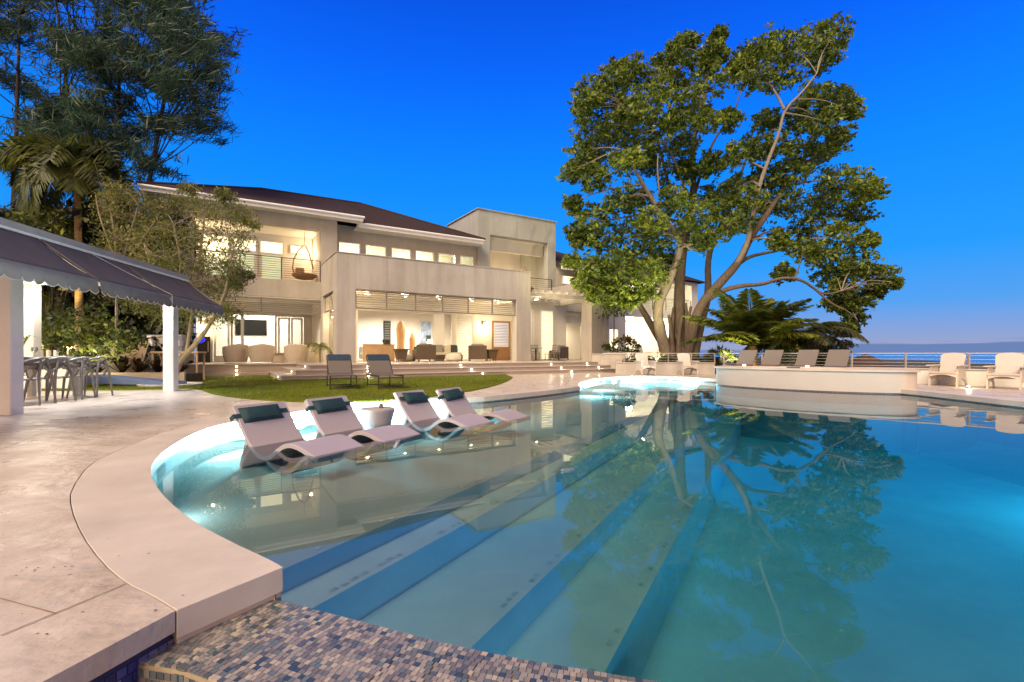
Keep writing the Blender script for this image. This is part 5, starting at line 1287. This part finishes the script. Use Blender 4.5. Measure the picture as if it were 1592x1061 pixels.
# ---- palms
def palm(name, label, base, hgt, trunk_r, nf, flen, m, droop=1.0, elev=(10,80), az0=0, az1=360, leafl=.55, group=None, lean=(0,0), leafw=.022, seg=34, plume=False):
    t = thing(name, label, 'palm tree', base, 0, group)
    top = Vector((lean[0], lean[1], hgt))
    if hgt > .3:
        P, rs = limb([(0,0,-.1),(lean[0]*.3,lean[1]*.3,hgt*.5),tuple(top)], trunk_r*1.25, trunk_r*.8); MB().tube(P, rs, 10).build('trunk', M_palmtrunk, t, smooth=True)
    else: MB().lathe([(trunk_r*1.6,-.1),(trunk_r*1.3,.2),(trunk_r,hgt+.25)], 10).build('trunk', M_palmtrunk, t, smooth=True)
    V = []; rb_ = MB()
    for k in range(nf):
        az = R(az0+(az1-az0)*(k+rnd.uniform(-.3,.3))/nf); el = R(rnd.uniform(*elev)); fl_ = flen*rnd.uniform(.8,1.1)
        h = Vector((math.cos(az), math.sin(az), 0)); pos = top.copy(); pts = [pos.copy()]; e = el; n = 12
        for i in range(n):
            e -= R(droop*rnd.uniform(6,9)); pos = pos + (h*math.cos(e)+Vector((0,0,math.sin(e))))*(fl_/n); pts.append(pos.copy())
        rb_.tube(pts, [.028*(1-i/(n+.5))+.004 for i in range(n+1)], 5)
        tot = seg
        for i in range(2, tot):
            u_ = i/tot; q = u_*n; a = int(min(q, n-1)); p = pts[a].lerp(pts[a+1], q-a); d = (pts[a+1]-pts[a]).normalized()
            sd_ = d.cross(Vector((0,0,1))).normalized(); ll = leafl*math.sin(math.pi*(.12+.86*u_))**.7*rnd.uniform(.85,1.1)
            for sg in ((-1,1,-.6,.6) if plume else (-1,1)):
                tip = p + sd_*sg*ll*.80 + d*ll*.55 + Vector((0,0,-ll*rnd.uniform(.25,.6)*droop if abs(sg) == 1 else ll*rnd.uniform(-.5,.7))); mid = p.lerp(tip,.5)+Vector((0,0,ll*.10)); ww = d*leafw
                V += [tuple(p), tuple(mid+ww), tuple(tip), tuple(mid-ww)]
    rb_.build('frond_stem', M_palm, t, smooth=True)
    V = np.array(V); cloud_mesh('frond', V, np.arange(len(V)).reshape(-1,4), m, t); return t
palm('coconut_palm', 'young coconut palm with arching green fronds behind the spa', (11.2,22.4,.3), 1.1, .22, 36, 3.2, M_palm, .55, (30,89), 0, 360, 1.0, leafw=.055, seg=70)
palm('coconut_palm', 'darker palm leaning over the railing toward the sea', (14.2,23.0,-.2), 1.7, .16, 30, 3.2, M_palmdark, 1.15, (5,75), 0, 360, .85, lean=(-.6,0), leafw=.05, seg=60)
palm('garden_palm', 'tall palm with a lit yellow trunk and heavy drooping fronds above the pavilion', ((124-CX)/FPX*17.5,17.5,.1), 7.9, .12, 22, 2.8, M_palmmid, 1.25, (-5,66), 0, 360, .8, lean=(-.10,.0), leafw=.05, seg=70, plume=True)
lamp('garden_uplight', 'SPOT', ((124-CX)/FPX*17.5+.4,16.3,.3), 3500, (1,.70,.26), .05, None, target=((124-CX)/FPX*17.5-.1,17.5,6.2), spot=34, blend=.6)
palm('garden_palm', 'low bushy palm in the shade behind the pavilion roof', (-17.8,18.5,.1), 3.0, .14, 14, 2.4, M_palm, 1.3, (0,70), 0, 360, .55)
palm('potted_palm', 'small potted palm by the lit side of the portico', (*VW(-.42,1.5)[:2],FZ), .75, .04, 8, .8, M_palm, 1.3, (20,70), 0, 360, .28, leafw=.018, seg=16)

# ---- casuarina (wispy, dark, wind-blown)
def casuarina(label, px, d, outline, n_clump, top_out, seed):
    global rng
    t = thing('casuarina_tree', label, 'tree', ((px-CX)/FPX*d, d, .0))
    O = Vector(t.location); tr_ = MB(); nod = []
    for (dx, lean_) in ((0,0),(.8,2.2),(-.9,-2.4)):
        P, rs = limb([(dx*.2,0,-.1),(dx,.0,5),(dx+lean_*.5,.3,11),(dx+lean_,.5,19)], .22, .04); tr_.tube(P, rs, 8); nod += list(zip(P, rs))
    tri = []; Cn = []; Ax = []
    k = 0
    while k < n_clump:
        x = rnd.uniform(min(p[0] for p in outline), max(p[0] for p in outline)); y = rnd.uniform(min(p[1] for p in outline), max(p[1] for p in outline))
        if not inside((x,y), outline): continue
        k += 1; dd_ = d+rnd.uniform(-3.5,3.5); c = P3(x,y,dd_)-O
        b = min(nod, key=lambda q: (q[0]-c).length + (0 if q[0].z < c.z-.3 else 3))
        mid = b[0].lerp(c,.55)+Vector((0,0,-.2)); P, rs = limb([b[0],mid,c], .05, .01); tr_.tube(P, rs, 4)
        dirv = (c-b[0]); dirv.z *= .3; dirv = dirv.normalized() if dirv.length > .01 else Vector((1,0,0))
        a0 = np.array([dirv.x*1.0+.25, dirv.y*.8, .38+rnd.uniform(-.4,.3)])
        for s in range(10):
            q = np.array(c)+rng.normal(size=3)*np.array([.5,.45,.30]); m_ = 30
            base = q + rng.normal(size=(m_,3))*np.array([.22,.2,.10]); Cn.append(base); Ax.append(np.tile(a0*2.1, (m_,1)))
    Cn = np.concatenate(Cn); Ax = np.concatenate(Ax)
    V, F = leaf_quads(Cn, .26, .021, .1, Ax, .8)
    tr_.build('trunk', M_darkbark, t, smooth=True); cloud_mesh('crown', V, F, M_casu, t); return t
casuarina('tall wispy dark casuarina tree rising behind the villa roof corner', 175, 24, [(130,-60),(300,-60),(298,25),(352,62),(322,105),(350,138),(305,160),(335,200),(285,212),(240,232),(262,262),(240,272),(205,245),(150,250),(120,215),(140,120)], 118, 0, 1)
casuarina('tall wispy dark casuarina tree at the upper left edge', 15, 25, [(-150,-60),(125,-60),(135,60),(130,170),(100,230),(60,210),(20,260),(-60,300),(-150,300)], 92, 0, 2)

# ---- small trees and shrubs
def shrub_tree(name, label, base, stems, clps, per, nsub, ll, lw, m, mb_, flat=.6, spread=.3, up=.3, cat='tree', group=None):
    t = thing(name, label, cat, base, 0, group); O = Vector(base); tr_ = MB(); nod = []
    for pts, r0, r1 in stems:
        P, rs = limb([tuple(Vector(p)-O) for p in pts], r0, r1); tr_.tube(P, rs, 7); nod += list(zip(P, rs))[len(P)//3:]
    cl = []
    for (p, r) in clps:
        c = Vector(p)-O; cl.append((c.x,c.y,c.z,r))
        if nod:
            b = min(nod, key=lambda q: (q[0]-c).length + (0 if q[0].z < c.z else 1.0)); mid = b[0].lerp(c,.5)+Vector((rnd.uniform(-.1,.1),rnd.uniform(-.1,.1),.08))
            P, rs = limb([b[0],mid,c], min(.028,b[1]*.7), .006); tr_.tube(P, rs, 5)
            for _ in range(4):
                e = c+Vector((rnd.gauss(0,1),rnd.gauss(0,1),abs(rnd.gauss(0,.8))))*r*.8; tr_.tube([c, c.lerp(e,.5), e], [.01,.007,.004], 4)
    if tr_.v: tr_.build('trunk', mb_, t, smooth=True)
    C = sprays(cl, per, nsub, flat, spread); V, F = leaf_quads(C, ll, lw, up, np.tile([0,0,.9],(len(C),1)), .8); cloud_mesh('crown', V, F, m, t); return t
D1 = 13.6
st1 = [([P3(266,603,D1),P3(280,560,D1),P3(305,535,D1-.1),P3(330,500,D1-.2),P3(352,455,D1-.3),P3(360,400,D1-.3)],.10,.03),([P3(266,603,D1+.1),P3(270,540,D1+.2),P3(262,500,D1+.4),P3(240,440,D1+.6),P3(225,380,D1+.8)],.09,.03),([P3(290,548,D1),P3(300,480,D1+.3),P3(310,400,D1+.3),P3(318,340,D1+.2)],.06,.02),([P3(262,500,D1+.4),P3(285,420,D1-.3),P3(270,350,D1-.5)],.05,.02)]
cl1 = []
for (x, y, r) in [(255,330,20),(285,320,22),(315,325,24),(345,330,24),(372,340,18),(240,360,26),(275,360,28),(310,365,30),(345,370,28),(375,372,16),(235,400,28),(265,405,30),(300,410,32),(335,412,30),(365,410,18),(240,445,28),(270,450,30),(305,455,32),(340,452,28),(365,445,16),(255,485,26),(290,490,28),(325,485,26),(355,480,18),(225,420,24),(350,300,12),(300,300,12),(390,350,8),(380,430,10),(230,475,22)]:
    for _ in range(2): cl1.append((P3(x+rnd.uniform(-8,8), y+rnd.uniform(-8,8), D1+rnd.uniform(-.8,.8)), r/FPX*D1*1.05))
shrub_tree('olive_tree', 'airy olive tree with twisted pale stems in front of the left wing', (P3(266,603,D1).x, D1, .13), st1, cl1, 15, 24, .045, .013, M_olive, M_limb, .8, .26, .2)
D2 = 15.8
st2 = [([P3(180,560,D2),P3(182,440,D2),P3(178,360,D2+.2),P3(170,320,D2+.3)],.06,.018),([P3(182,440,D2),P3(200,370,D2-.2),P3(215,320,D2-.3)],.04,.012),([P3(178,400,D2),P3(155,340,D2),P3(148,300,D2)],.04,.012),([P3(186,420,D2),P3(230,360,D2),P3(250,330,D2)],.035,.012)]
cl2 = []
for (x, y, r) in [(165,305,16),(180,295,20),(200,300,20),(225,320,20),(165,330,20),(180,335,24),(200,340,26),(230,350,24),(172,370,22),(190,375,26),(215,385,26),(172,410,22),(190,415,26),(215,425,26),(180,450,24),(205,460,24)]:
    for _ in range(2): cl2.append((P3(x+rnd.uniform(-8,8), y+rnd.uniform(-8,8), D2+rnd.uniform(-.9,.9)), r/FPX*D2*1.05))
shrub_tree('olive_tree', 'thinner olive tree with bare forked stems between palm trunk and villa', (P3(180,560,D2).x, D2, .05), st2, cl2, 13, 20, .048, .014, M_olive, M_limb, .8, .3, .2)
def bush(name, label, blobs, d, dd, per, nsub, ll, lw, m, cat='shrub', up=.4, group=None):
    cl = [(P3(x+rnd.uniform(-3,3), y, d+rnd.uniform(-dd,dd)), r/FPX*d) for (x, y, r) in blobs for _ in range(2)]
    x0 = sum(b[0] for b in blobs)/len(blobs); return shrub_tree(name, label, ((x0-CX)/FPX*d, d, .05), [([((x0-CX)/FPX*d, d, 0),((x0-CX)/FPX*d+.1, d, .5)],.05,.02)], cl, per, nsub, ll, lw, m, M_darkbark, .7, .3, up, cat, group)
bush('leafy_shrub', 'broad green leafy shrub behind the dining table', [(80,505,28),(110,500,30),(140,505,30),(170,515,28),(200,525,22),(90,540,28),(125,540,30),(160,540,28),(60,520,26),(70,560,24),(130,565,24)], 15.2, .7, 12, 10, .09, .036, M_shrub)
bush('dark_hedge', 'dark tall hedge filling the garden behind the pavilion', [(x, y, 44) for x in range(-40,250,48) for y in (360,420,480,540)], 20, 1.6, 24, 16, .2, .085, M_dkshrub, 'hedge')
bush('leafy_shrub', 'yellowish leafy shrub above the pavilion roof beside the palm trunk', [(60,350,22),(85,335,20),(100,360,22),(40,375,24),(75,390,24),(110,400,22),(30,340,16)], 17.6, .7, 10, 9, .11, .035, M_shrub)
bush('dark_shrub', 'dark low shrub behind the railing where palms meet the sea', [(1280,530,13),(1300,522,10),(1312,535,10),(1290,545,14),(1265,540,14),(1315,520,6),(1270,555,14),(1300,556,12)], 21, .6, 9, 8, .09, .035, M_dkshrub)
bush('flowering_shrub', 'flowering shrub with pale pink blooms beside the cement pier', [(948,538,8),(962,532,9),(975,530,9),(986,538,8),(955,546,8),(972,546,9),(988,548,7)], 28, .5, 9, 8, .09, .04, M_shrub)
bush('pale_blossom', 'pale pink blossoms over the shrub beside the cement pier', [(962,528,5),(974,526,6),(984,533,5)], 27.6, .3, 4, 5, .06, .05, M_flower, 'blossom')
for k, (px, lb, sp_) in enumerate(((941,'slender young tree with a thin trunk closest to the cement pier',0),(954,'slender young tree with a thin trunk next to the flowering shrub',0))):
    d = 28.6+.6*k; shrub_tree('young_tree', lb, ((px-CX)/FPX*d, d, .5), [([P3(px,556,d),P3(px+1,500,d),P3(px-1,450,d)],.05,.03)], [(P3(px+rnd.uniform(-14,14),y,d+rnd.uniform(-.8,.8)),.75) for y in (482,470,458,450,440,430,466,445)], 12, 8, .13, .05, M_leaf, M_limb, .6, .3, .4, 'tree', 'slender young trees by the cement pier')
# clipped hedge behind the railing
hb = [(x, 560, 7) for x in range(985,1112,9)] + [(x, 566, 6) for x in range(985,1112,9)]
bush('low_hedge', 'low clipped hedge behind the rod railing under the big tree', hb, 23.4, .4, 12, 8, .06, .028, M_shrub, 'hedge')
bush('yellow_croton', 'small yellow lit plants at the foot of the young coconut palm', [(1105,548,6),(1118,545,7),(1130,550,7),(1140,556,6),(1100,556,5)], 22.5, .4, 8, 7, .12, .03, M_shrub)
lamp('garden_uplight', 'SPOT', (9.6,21.9,.5), 800, (1,.86,.38), .05, None, target=(11.4,22.6,2.4), spot=110, blend=.9)
lamp('garden_uplight', 'SPOT', (13.0,21.2,.2), 420, (1,.86,.42), .05, None, target=(13.4,23,2.2), spot=110, blend=.9)
lamp('garden_uplight', 'SPOT', (-9.2,11.9,.3), 130, (1,.88,.45), .05, None, target=(-8.8,14,4), spot=110, blend=.9)
lamp('garden_uplight', 'SPOT', (-12.2,13.6,.3), 320, (1,.88,.42), .05, None, target=(-13,16,3.5), spot=115, blend=.9)
lamp('garden_uplight', 'SPOT', (-14.5,14.2,.3), 300, (1,.88,.40), .05, None, target=(-15.5,17.5,4.5), spot=115, blend=.9)

# bromeliad bed with spiky red plants
bed = thing('planter_bed', 'raised planter bed with a wooden edge behind the lawn', 'planter', (-11.9,15.4,.12), R(6))
MB().bbox(-1.6,1.6,-.5,-.42,0,.34,.01).build('wooden_edge', M_planks, bed); MB().box(-1.58,1.58,-.418,.6,0,.28).build('soil', M_soil, bed)
def spiky(label, x, y, z, r, first=None):
    if first: return dup(first, (x,y,z), rnd.uniform(0,6), label, None, (r/.5,)*3)
    t = thing('spiky_plant', label, 'plant', (x,y,z), 0, 'spiky red plants in the planter bed'); V = []
    for k in range(34):
        az = rnd.uniform(0,6.28); el = R(rnd.uniform(25,80)); l = rnd.uniform(.35,.6); h = Vector((math.cos(az),math.sin(az),0)); s_ = Vector((-math.sin(az),math.cos(az),0))*.035
        a = Vector((0,0,0)); b = h*l*.6*math.cos(el)+Vector((0,0,l*.7*math.sin(el))); c = h*l*1.0+Vector((0,0,l*math.sin(el)*.75))
        V += [tuple(a-s_*.4),tuple(a+s_*.4),tuple(b+s_),tuple(b-s_)]; V += [tuple(b-s_),tuple(b+s_),tuple(c+s_*.1),tuple(c-s_*.1)]
    V = np.array(V); cloud_mesh('leaves', V, np.arange(len(V)).reshape(-1,4), M_redleaf, t); return t
s0 = None
for k, (x, y, lb) in enumerate(((-13.2,15.35,'spiky red plant at the white counter end of the bed'),(-12.6,15.55,'spiky red plant second from the white counter'),(-12.0,15.4,'spiky red plant in front of the tan board'),(-11.4,15.5,'spiky red plant under the small pale table'),(-10.8,15.6,'spiky red plant closest to the olive trunk'))):
    o = spiky(lb, x, y, .40, rnd.uniform(.5,.75), s0); s0 = s0 or o
ctr = thing('white_counter', 'white garden counter block behind the dining chairs', 'counter', (*PV(-3.6,6.05),DZ), PA)
MB().bbox(-1.6,.55,-.3,.3,0,.76,.01).build('body', M_pavwhite, ctr); MB().bbox(-1.65,.6,-.34,.34,.762,.80,.01).build('top', M_plaster, ctr)
wall_between('garden_wall', 'grey garden wall with two white stacked quoins beyond the bed', (-13.9,18.2), (-12.2,17.9), .0, 1.75, .2, M_cement)
for k, (x, lb) in enumerate(((-13.45,'white notched pillar on the garden wall near the tan board'),(-12.3,'white notched pillar on the garden wall near the olive tree'))):
    t = thing('quoin_pillar', lb, 'pillar', (x, 18.2-(x+13.9)*.176-.18, .0), R(-15)); q = MB()
    for j in range(9): q.box(-.16 if j%2 else -.11,.16 if j%2 else .11,-.09,.05,j*.19,j*.19+.185)
    q.build('stacked_blocks', M_white, t)
wall_between('cream_wall', 'stepped cream wall in front of the green shrub', (-15.6,16.9), (-13.2,16.9), .0, 1.35, .35, M_stucco)
tbd = thing('tan_board', 'tan board leaning up behind the spiky red plants', 'board', (-12.75,16.2,.4), R(8))
MB().beam((-.1,0,0),(-.1,.5,1.05),.62,.03,up=(0,-1,.5)).build('panel', M_tan, tbd)
stb = thing('garden_table', 'small pale table with thin legs behind the spiky plants', 'table', (-11.35,16.4,.06), R(8))
MB().bbox(-.75,.75,-.3,.3,1.0,1.06,.008).build('tabletop', M_tan, stb)
for sx in (-.68,.68):
    for sy in (-.24,.24): MB().beam((sx,sy,0),(sx,sy,.998),.05,.05).build('leg', M_tan, stb)
bbd = thing('blue_board', 'low blue sloping game board on the grass beside the olive trunk', 'game board', (-10.6,13.75,DZ+.025), R(2))
MB().add([(-1.3,-.3,.05),(1.1,-.3,.0),(1.1,.3,.0),(-1.3,.3,.05),(-1.3,-.3,.30),(1.1,-.3,.09),(1.1,.3,.09),(-1.3,.3,.30)], [(0,3,2,1),(4,5,6,7),(0,1,5,4),(1,2,6,5),(2,3,7,6),(3,0,4,7)]).build('ramp', M_bluepaint, bbd, bevel=.008)
rg = thing('tree_ring', 'round pale edging around the olive tree foot', 'edging', (P3(266,603,D1).x, D1, DZ+.02), 0); MB().lathe([(.75,0),(.78,.05),(.70,.06),(.68,.02)], 32).build('edging_ring', M_pavwhite, rg)
bl = thing('blue_lantern', 'glowing blue glass pendant lantern beside the olive stem', 'lantern', P3(312,528,16.5), 0)
MB().lathe([(.02,-.13),(.11,-.06),(.13,.0),(.10,.07),(.03,.11)], 18).build('globe', M_blueglass, bl, smooth=True); MB().tube([(0,0,.11),(0,0,.42)], .008, 5).build('cord', M_steel, bl)
vs_ = thing('leafy_vase', 'vase of long arching leaves on the dining table', 'vase', (*PV(-1.8,2.55),TZ_), 0)
MB().lathe([(.05,0),(.07,.05),(.05,.12),(.04,.16)], 16).build('vase_body', M_glass, vs_, smooth=True); V = []
for k in range(9):
    az = k*.7; l = rnd.uniform(.3,.48); h = Vector((math.cos(az),math.sin(az),0)); s_ = Vector((-math.sin(az),math.cos(az),0))*.025; pp_ = [Vector((0,0,.1)), h*l*.4+Vector((0,0,.1+l*.75)), h*l*.85+Vector((0,0,.1+l*.6))]
    V += [tuple(pp_[0]-s_*.3),tuple(pp_[0]+s_*.3),tuple(pp_[1]+s_),tuple(pp_[1]-s_), tuple(pp_[1]-s_),tuple(pp_[1]+s_),tuple(pp_[2]+s_*.1),tuple(pp_[2]-s_*.1)]
V = np.array(V); cloud_mesh('leaves', V, np.arange(len(V)).reshape(-1,4), M_palm, vs_)
# thatched beach umbrella below the railing
tu = thing('thatched_umbrella', 'dark thatched beach umbrella roof beyond the sea railing', 'umbrella', ((1345-CX)/FPX*24, 24, -3.0), 0)
MB().lathe([(.06,0),(.05,2.6)], 10).build('pole', M_darkbark, tu); MB().lathe([(1.22,3.22),(1.25,3.28),(.95,3.50),(.6,3.74),(.25,3.95),(.03,4.03)], 28).build('thatch_roof', M_thatch, tu)

# fallen leaves and grit on the deck and coping
V = []
for k in range(46):
    px, py = rnd.uniform(0, 430), rnd.uniform(690, 1000)
    if k < 18: px, py = rnd.gauss(70,35), rnd.gauss(885,12)
    g = G(px, py, DZ)
    if inside(g, pool_poly) or g[0] < -6 or not (inside(g, deck_poly) or inside(g, cop)): continue
    a = rnd.uniform(0,6.28); l = rnd.uniform(.003,.009); w_ = l*.35; ca, sa = math.cos(a), math.sin(a)
    V += [(g[0]-ca*l,g[1]-sa*l,DZ+.003),(g[0]+sa*w_,g[1]-ca*w_,DZ+.005),(g[0]+ca*l,g[1]+sa*l,DZ+.003),(g[0]-sa*w_,g[1]+ca*w_,DZ+.005)]
o = cloud_mesh('leaf_litter', np.array(V), np.arange(len(V)).reshape(-1,4), M_darkbark); tag(o, 'tiny brown fallen leaves and grit on the pale deck', 'leaf litter', kind='stuff')
